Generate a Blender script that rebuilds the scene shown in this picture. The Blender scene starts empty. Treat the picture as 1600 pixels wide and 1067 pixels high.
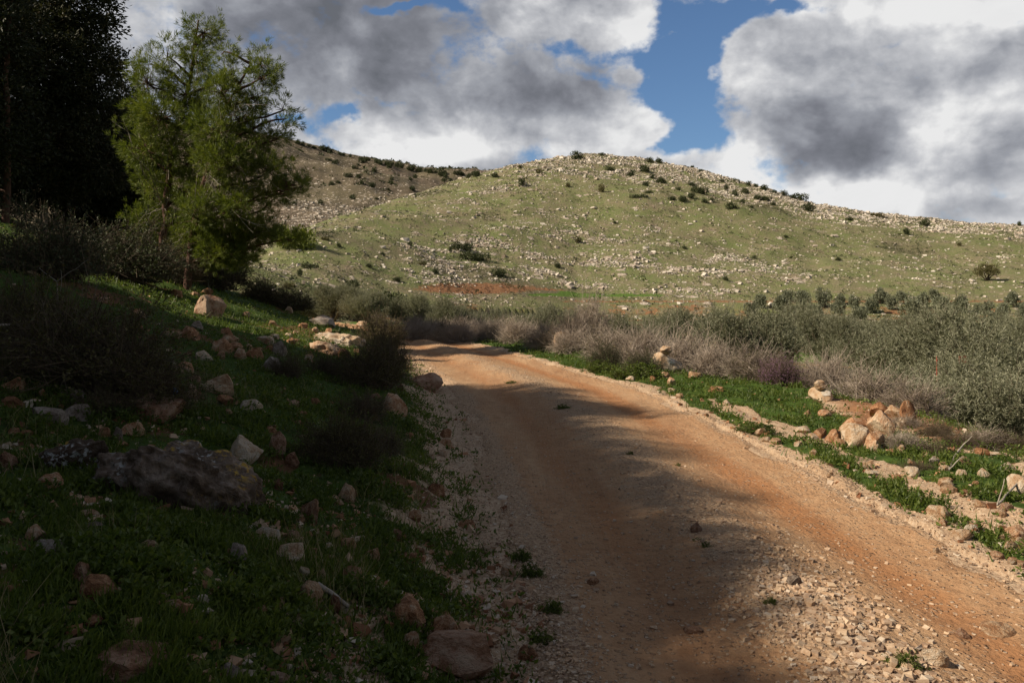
import bpy, math, random
import numpy as np
from mathutils import Vector, Matrix

# ---------------------------------------------------------------- scene, camera, world, sun
scn = bpy.context.scene
COL = scn.collection
W, Hh, F, CX, HY, CAMZ = 1600.0, 1067.0, 1244.0, 800.0, 470.0, 1.65
cam_d = bpy.data.cameras.new('camera'); cam = bpy.data.objects.new('camera', cam_d); COL.objects.link(cam)
cam_d.sensor_width = 36.0; cam_d.lens = F * 36.0 / W
cam_d.shift_y = -(Hh / 2 - HY) / W
cam.location = (0, 0, CAMZ); cam.rotation_euler = (math.radians(90), 0, 0)
cam_d.clip_start = 0.05; cam_d.clip_end = 20000
scn.camera = cam
scn.view_settings.view_transform = 'Standard'; scn.view_settings.look = 'None'
scn.view_settings.exposure = 0.3; scn.view_settings.gamma = 1.0

SUN_EL, SUN_AZ = math.radians(38), math.radians(-105)      # azimuth clockwise from +Y
SUNV = Vector((math.sin(SUN_AZ) * math.cos(SUN_EL), math.cos(SUN_AZ) * math.cos(SUN_EL), math.sin(SUN_EL)))
sd = bpy.data.lights.new('sun', 'SUN'); sd.energy = 5.0; sd.angle = math.radians(0.55); sd.color = (1.0, 0.86, 0.68)
so = bpy.data.objects.new('sun', sd); COL.objects.link(so)
so.rotation_euler = (-SUNV).to_track_quat('-Z', 'Y').to_euler(); so.location = (-30, -20, 40)

class NT:
    """small node-graph helper"""
    def __init__(s, tree):
        s.t = tree; s.n = tree.nodes; s.l = tree.links
    def put(s, sock, v):
        if v is None: return
        if isinstance(v, bpy.types.NodeSocket): s.l.new(v, sock)
        elif isinstance(v, (tuple, list)) and len(v) == 3 and sock.type == 'RGBA': sock.default_value = (*v, 1)
        else: sock.default_value = v
    def m(s, op, a, b=None, c=None, clamp=False):
        n = s.n.new('ShaderNodeMath'); n.operation = op; n.use_clamp = clamp
        s.put(n.inputs[0], a); s.put(n.inputs[1], b); s.put(n.inputs[2], c); return n.outputs[0]
    def v(s, op, a, b=None, c=None):
        n = s.n.new('ShaderNodeVectorMath'); n.operation = op
        s.put(n.inputs[0], a)
        if op == 'SCALE': s.put(n.inputs['Scale'], b)
        else:
            s.put(n.inputs[1], b); s.put(n.inputs[2], c)
        return n.outputs['Value'] if op in ('DOT_PRODUCT', 'LENGTH', 'DISTANCE') else n.outputs[0]
    def comb(s, x, y, z):
        n = s.n.new('ShaderNodeCombineXYZ'); s.put(n.inputs[0], x); s.put(n.inputs[1], y); s.put(n.inputs[2], z); return n.outputs[0]
    def sep(s, a):
        n = s.n.new('ShaderNodeSeparateXYZ'); s.put(n.inputs[0], a); return n.outputs
    def noise(s, vec, scale, detail=4, rough=0.55, dist=0.0, col=False):
        n = s.n.new('ShaderNodeTexNoise'); s.put(n.inputs['Vector'], vec); s.put(n.inputs['Scale'], scale)
        s.put(n.inputs['Detail'], detail); s.put(n.inputs['Roughness'], rough); s.put(n.inputs['Distortion'], dist)
        return n.outputs['Color' if col else 'Fac']
    def voro(s, vec, scale, out='Distance', feature='F1', rnd=1.0):
        n = s.n.new('ShaderNodeTexVoronoi'); n.feature = feature; s.put(n.inputs['Vector'], vec); s.put(n.inputs['Scale'], scale)
        s.put(n.inputs['Randomness'], rnd); return n.outputs[out]
    def ss(s, x, lo, hi, a=0.0, b=1.0):
        n = s.n.new('ShaderNodeMapRange'); n.interpolation_type = 'SMOOTHSTEP'
        s.put(n.inputs[0], x); s.put(n.inputs[1], lo); s.put(n.inputs[2], hi); s.put(n.inputs[3], a); s.put(n.inputs[4], b); return n.outputs[0]
    def mix(s, f, a, b, mode='MIX'):
        n = s.n.new('ShaderNodeMix'); n.data_type = 'RGBA'; n.blend_type = mode
        s.put(n.inputs[0], f); s.put(n.inputs[6], a); s.put(n.inputs[7], b); return n.outputs[2]
    def ramp(s, f, stops):
        n = s.n.new('ShaderNodeValToRGB'); s.put(n.inputs[0], f); e = n.color_ramp.elements
        e[0].position = stops[0][0]; e[0].color = (*stops[0][1], 1); e[1].position = stops[-1][0]; e[1].color = (*stops[-1][1], 1)
        for p, c in stops[1:-1]:
            q = e.new(p); q.color = (*c, 1)
        return n.outputs[0]
    def attr(s, name):
        n = s.n.new('ShaderNodeAttribute'); n.attribute_name = name; return n.outputs['Fac']

world = bpy.data.worlds.new('World'); scn.world = world; world.use_nodes = True
def build_world():
    g = NT(world.node_tree); g.n.clear()
    sky = g.n.new('ShaderNodeTexSky'); sky.sky_type = 'NISHITA'; sky.sun_disc = False
    sky.sun_elevation = SUN_EL; sky.sun_rotation = SUN_AZ; sky.altitude = 200; sky.air_density = 1.0; sky.dust_density = 0.6; sky.ozone_density = 2.2
    tc = g.n.new('ShaderNodeTexCoord'); d = g.v('NORMALIZE', tc.outputs['Generated'])
    x, y, z = g.sep(d)
    ys = g.m('MAXIMUM', y, 0.05)
    u = g.m('DIVIDE', x, ys); v = g.m('DIVIDE', z, ys)
    # gentle warp so the cloud edges billow
    wv = g.v('MULTIPLY', d, (1.0, 1.0, 1.35))
    wn = g.v('SUBTRACT', g.noise(wv, 5.5, 5, 0.6, 0.0, True), (0.5, 0.5, 0.5))
    wx, wy, wz = g.sep(wn)
    P = g.comb(g.m('MULTIPLY_ADD', wx, 0.18, u), g.m('MULTIPLY_ADD', wy, 0.12, v), 0.0)
    front = g.ss(y, 0.15, 0.5)
    def blobs(lst, base):
        acc = base
        for (px, py, rx, ry, w) in lst:
            c = ((px - CX) / F, (HY - py) / F, 0.0); sc = (F / rx, F / ry, 0.0)
            q = g.v('MULTIPLY', g.v('SUBTRACT', P, c), sc)
            r2 = g.v('DOT_PRODUCT', q, q)
            acc = g.m('MULTIPLY_ADD', g.m('POWER', 0.3679, r2), w, acc)
        return acc
    cover = blobs([(1070, 70, 72, 88, -0.95), (1010, 135, 45, 32, -0.45), (1250, 14, 40, 26, -0.6), (1060, 205, 34, 22, -0.8), (1160, 20, 50, 30, -0.5),
                   (548, 182, 34, 18, -0.6), (600, 150, 50, 12, -0.35), (1450, 170, 230, 150, 0.35), (1590, 150, 90, 60, 0.3), (640, 2, 60, 10, -0.7), (470, 190, 35, 14, -0.5), (890, 70, 60, 22, -0.45),
                   (905, 110, 50, 12, -0.25), (960, 105, 35, 18, 0.35), (880, 25, 120, 28, 0.45), (700, 200, 160, 60, 0.4), (1160, 100, 60, 45, 0.3),
                   (1180, 130, 70, 30, 0.35), (940, 190, 80, 50, 0.5), (1055, 48, 22, 8, 0.5)], 0.62)
    cover = g.m('MULTIPLY_ADD', g.m('SUBTRACT', cover, 0.62), front, 0.62)
    nz = g.noise(wv, 6.0, 9, 0.6, 0.25)
    nz2 = g.noise(wv, 17.0, 6, 0.65, 0.1)
    nz3 = g.noise(wv, 42.0, 4, 0.65)
    def puff(sc):
        n = g.n.new('ShaderNodeTexVoronoi'); n.feature = 'SMOOTH_F1'; n.inputs['Smoothness'].default_value = .35; g.put(n.inputs['Scale'], sc)
        g.put(n.inputs['Vector'], g.v('ADD', wv, g.v('SCALE', wn, .16))); return g.m('SUBTRACT', .5, n.outputs['Distance'])
    pf = g.m('MULTIPLY_ADD', puff(9.0), .6, g.m('MULTIPLY_ADD', puff(21.0), .35, g.m('MULTIPLY', puff(46.0), .22)))
    cover = g.m('MULTIPLY_ADD', pf, .55, cover)
    dens = g.m('ADD', cover, g.m('MULTIPLY_ADD', g.m('SUBTRACT', nz, 0.5), 1.35, g.m('MULTIPLY_ADD', g.m('SUBTRACT', nz2, 0.5), 0.75, g.m('MULTIPLY', g.m('SUBTRACT', nz3, 0.5), 0.3))))
    alpha = g.ss(dens, 0.25, 0.60)
    # brightness of the cloud: thick undersides are grey, rims and sunlit towers are white
    br = blobs([(520, 60, 330, 95, -0.42), (760, 150, 150, 60, -0.16), (330, 90, 170, 90, -0.06), (620, 215, 150, 38, 0.30), (700, 245, 80, 26, 0.34),
                (880, 225, 110, 22, -0.1), (900, 30, 110, 24, 0.30), (1300, 215, 170, 50, -0.46), (1330, 110, 170, 50, -0.04), (1180, 110, 90, 45, 0.26),
                (1130, 235, 100, 35, 0.45), (1180, 290, 170, 34, 0.45), (1360, 320, 170, 26, 0.30), (1400, 300, 190, 34, 0.28), (1570, 328, 80, 16, -0.30),
                (1540, 170, 100, 70, 0.26), (1590, 10, 150, 35, 0.42), (1360, 15, 110, 22, 0.2), (960, 200, 60, 60, 0.24), (1000, 190, 90, 18, -0.1),
                (240, 60, 60, 30, 0.25), (520, 100, 40, 30, 0.1), (980, 60, 40, 30, 0.2), (1380, 245, 60, 20, -0.12), (860, 240, 60, 30, 0.2)], 0.66)
    br = g.m('MULTIPLY_ADD', g.m('SUBTRACT', br, 0.0), g.m('MULTIPLY', front, g.ss(v, .44, .75, 1.0, .0)), 0.0)  # clouds beside, behind and overhead, out of view, are dimmed to deepen the shade
    # relief: compare the cloud density a little way toward the sun (left, up)
    n_a = g.noise(wv, 7.0, 6, 0.55, 0.2)
    n_b = g.noise(g.v('ADD', wv, (-0.03, 0.0, 0.035)), 7.0, 6, 0.55, 0.2)
    rel = g.m('SUBTRACT', n_a, n_b)
    edge = g.ss(dens, 0.28, 0.75, 0.12, 0.0)
    bri = g.m('ADD', g.m('MULTIPLY_ADD', pf, .55, g.m('MULTIPLY_ADD', rel, 1.5, br)), g.m('MULTIPLY_ADD', g.m('SUBTRACT', nz2, 0.5), 0.34, g.m('MULTIPLY_ADD', g.m('SUBTRACT', nz3, 0.5), 0.16, edge)), clamp=True)
    bri = g.m('MULTIPLY_ADD', g.m('SUBTRACT', nz, 0.5), -0.25, bri, clamp=True)
    ccol = g.ramp(bri, [(0.0, (0.15, 0.16, 0.185)), (0.25, (0.225, 0.235, 0.27)), (0.5, (0.35, 0.365, 0.405)), (0.75, (0.58, 0.59, 0.62)), (1.0, (0.90, 0.90, 0.90))])
    ccol = g.v('SCALE', ccol, CLOUD / SKY)
    skc = g.mix(1.0, sky.outputs[0], (1.05, 1.25, 1.45), 'MULTIPLY')
    up = g.ss(z, -0.12, -0.02)
    col = g.mix(alpha, skc, ccol)
    bg = g.n.new('ShaderNodeBackground'); g.put(bg.inputs[0], col); bg.inputs[1].default_value = SKY
    out = g.n.new('ShaderNodeOutputWorld'); g.l.new(bg.outputs[0], out.inputs[0])
SKY, CLOUD = 0.056, 0.74
build_world()

# ---------------------------------------------------------------- numeric helpers
RNG = np.random.default_rng(7)
_perm = RNG.permutation(256); _perm = np.concatenate([_perm, _perm, _perm])
_ga = RNG.random(256) * 2 * math.pi; _GX, _GY = np.cos(_ga), np.sin(_ga)
def perlin(x, y):
    x = np.asarray(x, float); y = np.asarray(y, float)
    xi = np.floor(x).astype(int); yi = np.floor(y).astype(int); xf = x - xi; yf = y - yi
    u = xf * xf * xf * (xf * (xf * 6 - 15) + 10); v = yf * yf * yf * (yf * (yf * 6 - 15) + 10)
    def gr(ix, iy, dx, dy):
        h = _perm[_perm[ix & 255] + (iy & 255)]; return _GX[h] * dx + _GY[h] * dy
    a = gr(xi, yi, xf, yf); b = gr(xi + 1, yi, xf - 1, yf); c = gr(xi, yi + 1, xf, yf - 1); d = gr(xi + 1, yi + 1, xf - 1, yf - 1)
    return (a + u * (b - a) + v * ((c + u * (d - c)) - (a + u * (b - a)))) * 1.5
def fbm(x, y, o=4, lac=2.03, g=0.5):
    s = 0; a = 1
    for i in range(o):
        s = s + a * perlin(x + 17.3 * i, y - 9.1 * i); x = x * lac; y = y * lac; a *= g
    return s
def sst(a, b, x):
    t = np.clip((x - a) / (b - a), 0, 1); return t * t * (3 - 2 * t)

_Y = np.linspace(-60, 120, 721)
def _tab(pts):
    p = np.array(pts, float); v = np.interp(_Y, p[:, 0], p[:, 1]); k = np.ones(9) / 9
    vp = np.pad(v, 4, mode='edge'); return np.convolve(vp, k, 'valid')
_L = _tab([(-60, .4), (0, .15), (3.9, .1), (5.4, -.02), (8.9, -.42), (12, -.75), (17, -1.55), (22.8, -2.85), (34, -5.2), (45, -9), (60, -17), (120, -60)])
_R = _tab([(-60, 3.1), (0, 3.05), (4.7, 3.0), (6.2, 2.9), (8.7, 2.85), (14.7, 2.4), (19.5, 1.25), (25, -.1), (34, -2.6), (45, -6.3), (60, -13.3), (120, -55)])
Lf = lambda y: np.interp(y, _Y, _L)
Rf = lambda y: np.interp(y, _Y, _R)
def pxof(x, y): return CX + F * x / np.maximum(y, 1e-3)

def hill(x, y):
    px = np.clip(pxof(x, y), -400, 2200)
    y1 = np.interp(px, [-400, 0, 200, 300, 400, 490, 600, 700, 750, 800, 870, 920, 1000, 1100, 1200, 1270, 1350, 1500, 1600, 1800, 2200],
                   [430, 425, 416, 408, 394, 352, 318, 286, 271, 259, 248, 241, 249, 268, 297, 320, 333, 349, 354, 362, 372])
    R1 = np.interp(px, [0, 300, 400, 600, 750, 920, 1100, 1300, 1600, 2200], [150, 165, 185, 290, 380, 440, 420, 380, 350, 330])
    r0 = np.interp(px, [0, 400, 600, 900, 2200], [75, 85, 130, 170, 165])
    e0 = np.interp(px, [0, 400, 700, 900, 2200], [0, 2, -12, -16, -18])
    e1 = HY - y1
    t = np.clip((y - r0) / (R1 - r0), 0, 1)
    gg = np.sin(math.pi / 2 * t ** 0.92)
    e = e0 + (e1 - e0) * gg + (1.6 * perlin(px / 23.0, 3.3) + 1.0 * perlin(px / 7.0, 8.3)) * sst(.9, 1, t)
    z = CAMZ + e * y / F
    zr = CAMZ + e1 * R1 / F
    und = fbm(x / 55.0, y / 55.0, 4) * 2.2 * sst(0, .35, t) * (1 - sst(.75, 1, t)) + fbm(x / 9.0 + 5, y / 9.0, 3) * 0.35 * sst(0, .2, t) * (1 - .6 * sst(.9, 1, t))
    z = np.where(y > R1, zr - (y - R1) * 0.16, z + und)
    z = np.where(y < r0, -50, z)
    # far hill
    y2 = np.interp(px, [-400, 0, 200, 380, 450, 550, 650, 700, 745, 800, 900, 1100, 2200], [150, 165, 185, 203, 216, 241, 261, 264, 268, 282, 330, 380, 400])
    f1 = HY - y2 + 2.0 * perlin(px / 17.0, 1.7)
    R2 = 1150.0
    t2 = np.clip((y - 330) / (R2 - 330), 0, 1)
    ef = 52 + (f1 - 52) * np.sin(math.pi / 2 * t2 ** .85)
    z2 = CAMZ + ef * y / F + fbm(x / 150.0, y / 150.0, 4) * 11 * sst(0, .3, t2) * (1 - sst(.8, 1, t2))
    z2 = np.where(y > R2, CAMZ + f1 * R2 / F - (y - R2) * 0.2, z2)
    z2 = np.where(y < 330, -50, z2)
    return np.maximum(z, z2), t, t2, px, (z2 > z)

def H(x, y, detail=True):
    x = np.asarray(x, float); y = np.asarray(y, float)
    L = Lf(y); R = Rf(y); dl = L - x; dr = x - R
    r = np.hypot(x, y)
    c = (x - L) / np.maximum(R - L, .5)
    # road bed: crowned centre of gravel and two worn wheel tracks
    road = 0.05 * np.exp(-((c - .5) / .13) ** 2) - 0.035 * np.exp(-((c - .24) / .12) ** 2) - 0.035 * np.exp(-((c - .76) / .12) ** 2)
    field = np.interp(r, [0, 30, 60, 150, 200, 5000], [-2.2, -2.2, -2.25, -1.35, -1.0, -1.0])
    leftp = np.interp(pxof(x, y), [-200, 400, 650], [1, 1, 0]) * (y > 0)
    field = field + leftp * sst(50, 90, y) * 3.4
    bank = .25 * np.maximum(dl - .25, 0) + .09 * np.maximum(dl - 5, 0) - .20 * np.maximum(dl - 22, 0)
    bank = bank + 0.12 * sst(0.1, 1.2, dl) * (1 + perlin(x / 2.1, y / 2.1))
    fade = 1 - sst(31 + .9 * np.clip(dl, 0, 30), 56 + np.clip(dl, 0, 30), y)
    lft = field * (1 - fade) + bank * fade
    s0 = np.interp(y, [0, 12, 20], [2.7, 2.6, 1.7])
    cosr = np.interp(y, [0, 14, 25, 60, 120], [1, .98, .9, .7, .6])
    fall = sst(s0, s0 + 5.5, dr * cosr)
    rgt = field * fall + 0.03 * (1 - fall)
    z = np.where(dl > 0, lft, np.where(dr > 0, rgt, road))
    hz, t, t2, px, far = hill(x, y)
    z = np.where(y > 40, np.maximum(z, hz), z)
    if detail:
        off = 1 - sst(-.15, .35, np.minimum(x - L, R - x))
        z = z + off * (0.05 * fbm(x / .9, y / .9, 3) + .012 * perlin(x * 6, y * 6)) * (1 - sst(80, 200, y)) + off * 0.18 * perlin(x / 4.3, y / 4.3) * sst(.5, 2.5, np.maximum(dl, dr)) * (1 - .5 * sst(100, 200, y))
        z = z + (1 - off) * (0.012 * fbm(x * 1.6, y * 1.6, 4) + .004 * perlin(x * 14, y * 14))
        # rocky ledges along the hill contours
        rk = rockiness(px, t, x, y)
        z = z + np.where((t > 0.02) & ~far & (y > 60), rk * 0.9 * np.abs(perlin(x / 5.0, y / 2.5 + z / 2.0)), 0)
    return z

def rockiness(px, t, x, y):
    """how much bare limestone shows on the near hill"""
    n = fbm(x / 26.0, y / 14.0, 3)
    crest = 1.5 * sst(.60, .74, t) * sst(760, 860, px) * (.55 + .45 * sst(930, 1040, px))
    band = np.exp(-((t - (.64 + .00012 * (px - 900))) / .035) ** 2) * sst(640, 760, px) * (1 - sst(1000, 1100, px)) * .9
    foot = np.exp(-((t - .17) / .09) ** 2) * sst(600, 700, px) * (1 - sst(1120, 1300, px)) * .85
    mid = np.exp(-((t - .27 - .0002 * (px - 600)) / .06) ** 2) * sst(520, 600, px) * (1 - sst(900, 1100, px)) * .8
    right = 1.4 * sst(.78, .92, t) * sst(1180, 1260, px) * .9
    return np.clip(np.maximum.reduce([crest * .95, band, foot * .75, mid * .7, right]) * (.8 + 1.0 * n) + .10 + .22 * n, 0, 1)

def hit(px, py):
    """ground point seen at photograph pixel (px, py)"""
    dx = (px - CX) / F; dz = (HY - py) / F
    Y = np.geomspace(2.2, 1400, 2600); g = CAMZ + dz * Y - H(dx * Y, Y)
    i = int(np.argmax(g < 0)) if (g < 0).any() else len(Y) - 1
    y = Y[max(i, 1)]
    if i > 0:
        a, b = g[i - 1], g[i]; y = Y[i - 1] + (Y[i] - Y[i - 1]) * a / (a - b + 1e-12)
    return float(dx * y), float(y), float(H(dx * y, y))
def atY(px, Y):
    x = (px - CX) / F * Y; return x, Y, float(H(x, Y))

class MB:
    """collects vertices, quads and triangles, then links them as one mesh object"""
    def __init__(s): s.V = []; s.Q = []; s.T = []; s.n = 0
    def add(s, v, q=None, t=None):
        v = np.asarray(v, float).reshape(-1, 3)
        if q is not None and len(q): s.Q.append(np.asarray(q, int) + s.n)
        if t is not None and len(t): s.T.append(np.asarray(t, int) + s.n)
        s.V.append(v); s.n += len(v)
    def mesh(s, name, mat, smooth=False, attrs=None):
        V = np.concatenate(s.V); Q = np.concatenate(s.Q) if s.Q else np.zeros((0, 4), int); T = np.concatenate(s.T) if s.T else np.zeros((0, 3), int)
        me = bpy.data.meshes.new(name); me.vertices.add(len(V)); me.vertices.foreach_set('co', V.astype(np.float32).ravel())
        me.loops.add(Q.size + T.size); me.loops.foreach_set('vertex_index', np.concatenate([Q.ravel(), T.ravel()]).astype(np.int32))
        me.polygons.add(len(Q) + len(T))
        ls = np.concatenate([np.arange(len(Q)) * 4, Q.size + np.arange(len(T)) * 3]).astype(np.int32)
        me.polygons.foreach_set('loop_start', ls)
        me.polygons.foreach_set('use_smooth', np.full(len(ls), bool(smooth)))
        for k, a in (attrs or {}).items():
            at = me.attributes.new(k, 'FLOAT', 'POINT'); at.data.foreach_set('value', np.asarray(a, np.float32).ravel())
        me.materials.append(mat); me.update(calc_edges=True); me.validate(); return me
    def build(s, name, mat, parent=None, smooth=False, attrs=None, loc=None):
        o = bpy.data.objects.new(name, s.mesh(name, mat, smooth, attrs)); COL.objects.link(o)
        if parent is not None: o.parent = parent
        if loc is not None: o.location = loc
        return o

def tag(o, label=None, cat=None, group=None, kind=None):
    if label: o['label'] = label
    if cat: o['category'] = cat
    if group: o['group'] = group
    if kind: o['kind'] = kind
    return o
def empty(name, loc, rz=0.0):
    o = bpy.data.objects.new(name, None); o.location = loc; o.rotation_euler = (0, 0, rz); o.empty_display_size = .2; COL.objects.link(o); return o
def copy_tree(o):
    c = o.copy(); COL.objects.link(c)
    for ch in list(o.children):
        k = ch.copy(); COL.objects.link(k); k.parent = c
    return c

# ---------------------------------------------------------------- materials
def mat(name):
    m = bpy.data.materials.new(name); m.use_nodes = True; g = NT(m.node_tree); b = m.node_tree.nodes['Principled BSDF']
    b.inputs['Specular IOR Level'].default_value = 0.25; b.inputs['Roughness'].default_value = .85
    return m, g, b
def bump(g, b, h, strength=.4, dist=.02):
    n = g.n.new('ShaderNodeBump'); n.inputs['Strength'].default_value = strength; n.inputs['Distance'].default_value = dist
    g.put(n.inputs['Height'], h); g.l.new(n.outputs[0], b.inputs['Normal'])
def leaf_mat(name, stops, rough=.6, transl=.3, spec=.3):
    m, g, b = mat(name)
    ge = g.n.new('ShaderNodeNewGeometry'); oi = g.n.new('ShaderNodeObjectInfo')
    r = ge.outputs['Random Per Island']
    big = g.noise(ge.outputs['Position'], .9, 2)
    f = g.m('ADD', g.m('MULTIPLY', r, .6), g.m('MULTIPLY_ADD', oi.outputs['Random'], .15, g.m('MULTIPLY_ADD', big, .7, -.2)), clamp=True)
    c = g.ramp(f, stops)
    g.put(b.inputs['Base Color'], c); b.inputs['Roughness'].default_value = rough; b.inputs['Specular IOR Level'].default_value = spec
    if transl:
        t = g.n.new('ShaderNodeBsdfTranslucent'); g.put(t.inputs[0], g.mix(1.0, c, (1.2, 1.25, .6), 'MULTIPLY'))
        mx = g.n.new('ShaderNodeMixShader'); mx.inputs[0].default_value = transl
        g.l.new(b.outputs[0], mx.inputs[1]); g.l.new(t.outputs[0], mx.inputs[2]); g.l.new(mx.outputs[0], g.n['Material Output'].inputs[0])
    return m
M = {}
M['needles'] = leaf_mat('pine_needles', [(0, (.05, .075, .014)), (.5, (.135, .175, .030)), (1, (.27, .28, .055))], .55, .3)
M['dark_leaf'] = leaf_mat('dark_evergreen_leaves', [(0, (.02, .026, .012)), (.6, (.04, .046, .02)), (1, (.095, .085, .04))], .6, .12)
M['olive'] = leaf_mat('olive_leaves', [(0, (.085, .095, .05)), (.5, (.20, .205, .13)), (1, (.40, .40, .29))], .5, .15)
M['orchard'] = leaf_mat('young_olive_leaves', [(0, (.08, .09, .06)), (.6, (.17, .185, .12)), (1, (.28, .30, .21))], .6, .1)
M['shrub'] = leaf_mat('hill_shrub_leaves', [(0, (.03, .042, .016)), (.6, (.06, .075, .03)), (1, (.11, .12, .055))], .6, .1)
M['brown_shrub'] = leaf_mat('brown_shrub_leaves', [(0, (.05, .048, .018)), (.6, (.105, .095, .035)), (1, (.19, .165, .07))], .7, .15)
M['weed'] = leaf_mat('weed_leaves', [(0, (.035, .06, .011)), (.5, (.085, .125, .022)), (1, (.18, .22, .045))], .5, .35)
M['twig'] = leaf_mat('grey_twigs', [(0, (.20, .16, .125)), (.6, (.36, .295, .24)), (1, (.55, .48, .40))], .8, 0)
M['dark_twig'] = leaf_mat('dark_twigs', [(0, (.05, .035, .025)), (.6, (.10, .075, .05)), (1, (.2, .15, .10))], .8, 0)
M['straw'] = leaf_mat('dry_straw', [(0, (.2, .16, .08)), (1, (.4, .33, .18))], .8, .1)
M['purple'] = leaf_mat('purple_blossom', [(0, (.16, .08, .14)), (1, (.36, .2, .32))], .8, .1)
def bark(name, a, b_):
    m, g, b = mat(name); tc = g.n.new('ShaderNodeTexCoord')
    n = g.noise(g.v('MULTIPLY', tc.outputs['Object'], (6, 6, 1.6)), 3.0, 6, .65)
    g.put(b.inputs['Base Color'], g.ramp(n, [(.3, a), (.7, b_)])); bump(g, b, n, .8, .03); return m
M['pine_bark'] = bark('red_pine_bark', (.05, .025, .018), (.15, .08, .055))
M['pale_bark'] = bark('pale_bark', (.16, .12, .09), (.42, .34, .27))
M['grey_bark'] = bark('dead_grey_bark', (.2, .17, .14), (.5, .45, .38))

def rock_mat(name, cols, scale=3.0, lichen=0.0):
    m, g, b = mat(name); tc = g.n.new('ShaderNodeTexCoord'); oi = g.n.new('ShaderNodeObjectInfo')
    P = g.v('ADD', tc.outputs['Object'], g.v('SCALE', g.comb(1, 2, 3), g.m('MULTIPLY', oi.outputs['Random'], 9.0)))
    n = g.noise(P, scale, 7, .62, .3); n2 = g.noise(P, scale * 5, 5, .6)
    f = g.m('ADD', g.m('MULTIPLY_ADD', g.m('SUBTRACT', oi.outputs['Random'], .5), .25, n), g.m('MULTIPLY', g.m('SUBTRACT', n2, .5), .45))
    c = g.ramp(f, [(.30, cols[0]), (.45, cols[1]), (.56, cols[2]), (.72, cols[3])])
    cr = g.voro(P, scale * 2.2, 'Distance', 'DISTANCE_TO_EDGE')
    c = g.mix(g.ss(g.m('MULTIPLY_ADD', g.m('SUBTRACT', n2, .5), .12, cr), 0.0, .03, .16, 0), c, (cols[0][0] * .5, cols[0][1] * .5, cols[0][2] * .5))
    if lichen:
        l1 = g.m('MULTIPLY', g.ss(g.noise(P, 2.6, 3), .52, .60), g.ss(g.noise(P, 19, 5, .7), .50, .58))
        c = g.mix(g.m('MULTIPLY', l1, lichen), c, (.42, .27, .05))
        l2 = g.m('MULTIPLY', g.ss(g.noise(P, 3.1, 3), .50, .42), g.ss(g.noise(P, 24, 4, .7), .52, .60))
        c = g.mix(g.m('MULTIPLY', l2, lichen), c, (.42, .42, .40))
    g.put(b.inputs['Base Color'], c)
    bump(g, b, g.m('ADD', g.m('MULTIPLY', n, .6), g.m('MULTIPLY_ADD', n2, .35, g.m('MULTIPLY', g.ss(cr, 0, .06), .04))), .9, .05)
    return m
M['rock_o'] = rock_mat('orange_limestone', [(.17, .075, .035), (.33, .165, .08), (.44, .26, .15), (.56, .43, .30)])
M['rock_c'] = rock_mat('cream_limestone', [(.27, .14, .07), (.41, .27, .16), (.51, .39, .27), (.58, .50, .40)])
M['rock_g'] = rock_mat('grey_limestone', [(.14, .10, .075), (.25, .20, .16), (.34, .28, .23), (.44, .39, .34)])
M['rock_b'] = rock_mat('brown_stone', [(.10, .045, .025), (.22, .11, .06), (.33, .20, .13), (.42, .30, .21)])
M['boulder'] = rock_mat('lichened_boulder_stone', [(.05, .03, .018), (.105, .075, .052), (.185, .14, .108), (.34, .28, .235)], 6.5, 1.0)
def hillrock():
    m, g, b = mat('hill_limestone'); ge = g.n.new('ShaderNodeNewGeometry')
    c = g.ramp(g.m('MULTIPLY_ADD', g.noise(ge.outputs['Position'], .12, 3), .5, g.m('MULTIPLY', ge.outputs['Random Per Island'], .6)), [(.15, (.32, .25, .19)), (.5, (.50, .44, .37)), (.9, (.68, .63, .55))])
    g.put(b.inputs['Base Color'], c); return m
M['hillrock'] = hillrock()
def gravel_mat():
    m, g, b = mat('gravel_stones'); ge = g.n.new('ShaderNodeNewGeometry')
    c = g.ramp(ge.outputs['Random Per Island'], [(0, (.22, .13, .08)), (.2, (.35, .23, .15)), (.5, (.46, .30, .18)), (.75, (.54, .39, .25)), (1, (.56, .48, .39))])
    n = g.noise(ge.outputs['Position'], 60, 3); c = g.mix(.35, c, g.ramp(n, [(.3, (.25, .15, .09)), (.7, (.65, .55, .42))]))
    g.put(b.inputs['Base Color'], c); return m
M['gravel'] = gravel_mat()
def loose_mat():
    m, g, b = mat('loose_orange_stones'); ge = g.n.new('ShaderNodeNewGeometry'); r = ge.outputs['Random Per Island']; n = g.noise(ge.outputs['Position'], 22, 4, .65)
    g.put(b.inputs['Base Color'], g.ramp(g.m('MULTIPLY_ADD', g.m('SUBTRACT', n, .5), .6, r), [(0, (.20, .09, .045)), (.35, (.38, .20, .11)), (.65, (.48, .32, .20)), (1, (.58, .50, .40))])); return m
M['loose'] = loose_mat()
def paint():
    m, g, b = mat('worn_white_paint'); tc = g.n.new('ShaderNodeTexCoord'); n = g.noise(tc.outputs['Object'], 14, 4, .7)
    g.put(b.inputs['Base Color'], g.ramp(n, [(.4, (.45, .37, .28)), (.62, (.66, .62, .56))])); return m
M['paint'] = paint()
def plain(name, c, rough=.5, metal=0):
    m, g, b = mat(name); tc = g.n.new('ShaderNodeTexCoord'); n = g.noise(tc.outputs['Object'], 12, 4)
    g.put(b.inputs['Base Color'], g.mix(n, c, tuple(v * .6 for v in c))); b.inputs['Roughness'].default_value = rough; b.inputs['Metallic'].default_value = metal; return m
M['rust'] = plain('rusty_red_metal', (.30, .08, .05), .7)
M['blue'] = plain('blue_printed_metal', (.03, .16, .38), .35)

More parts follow.
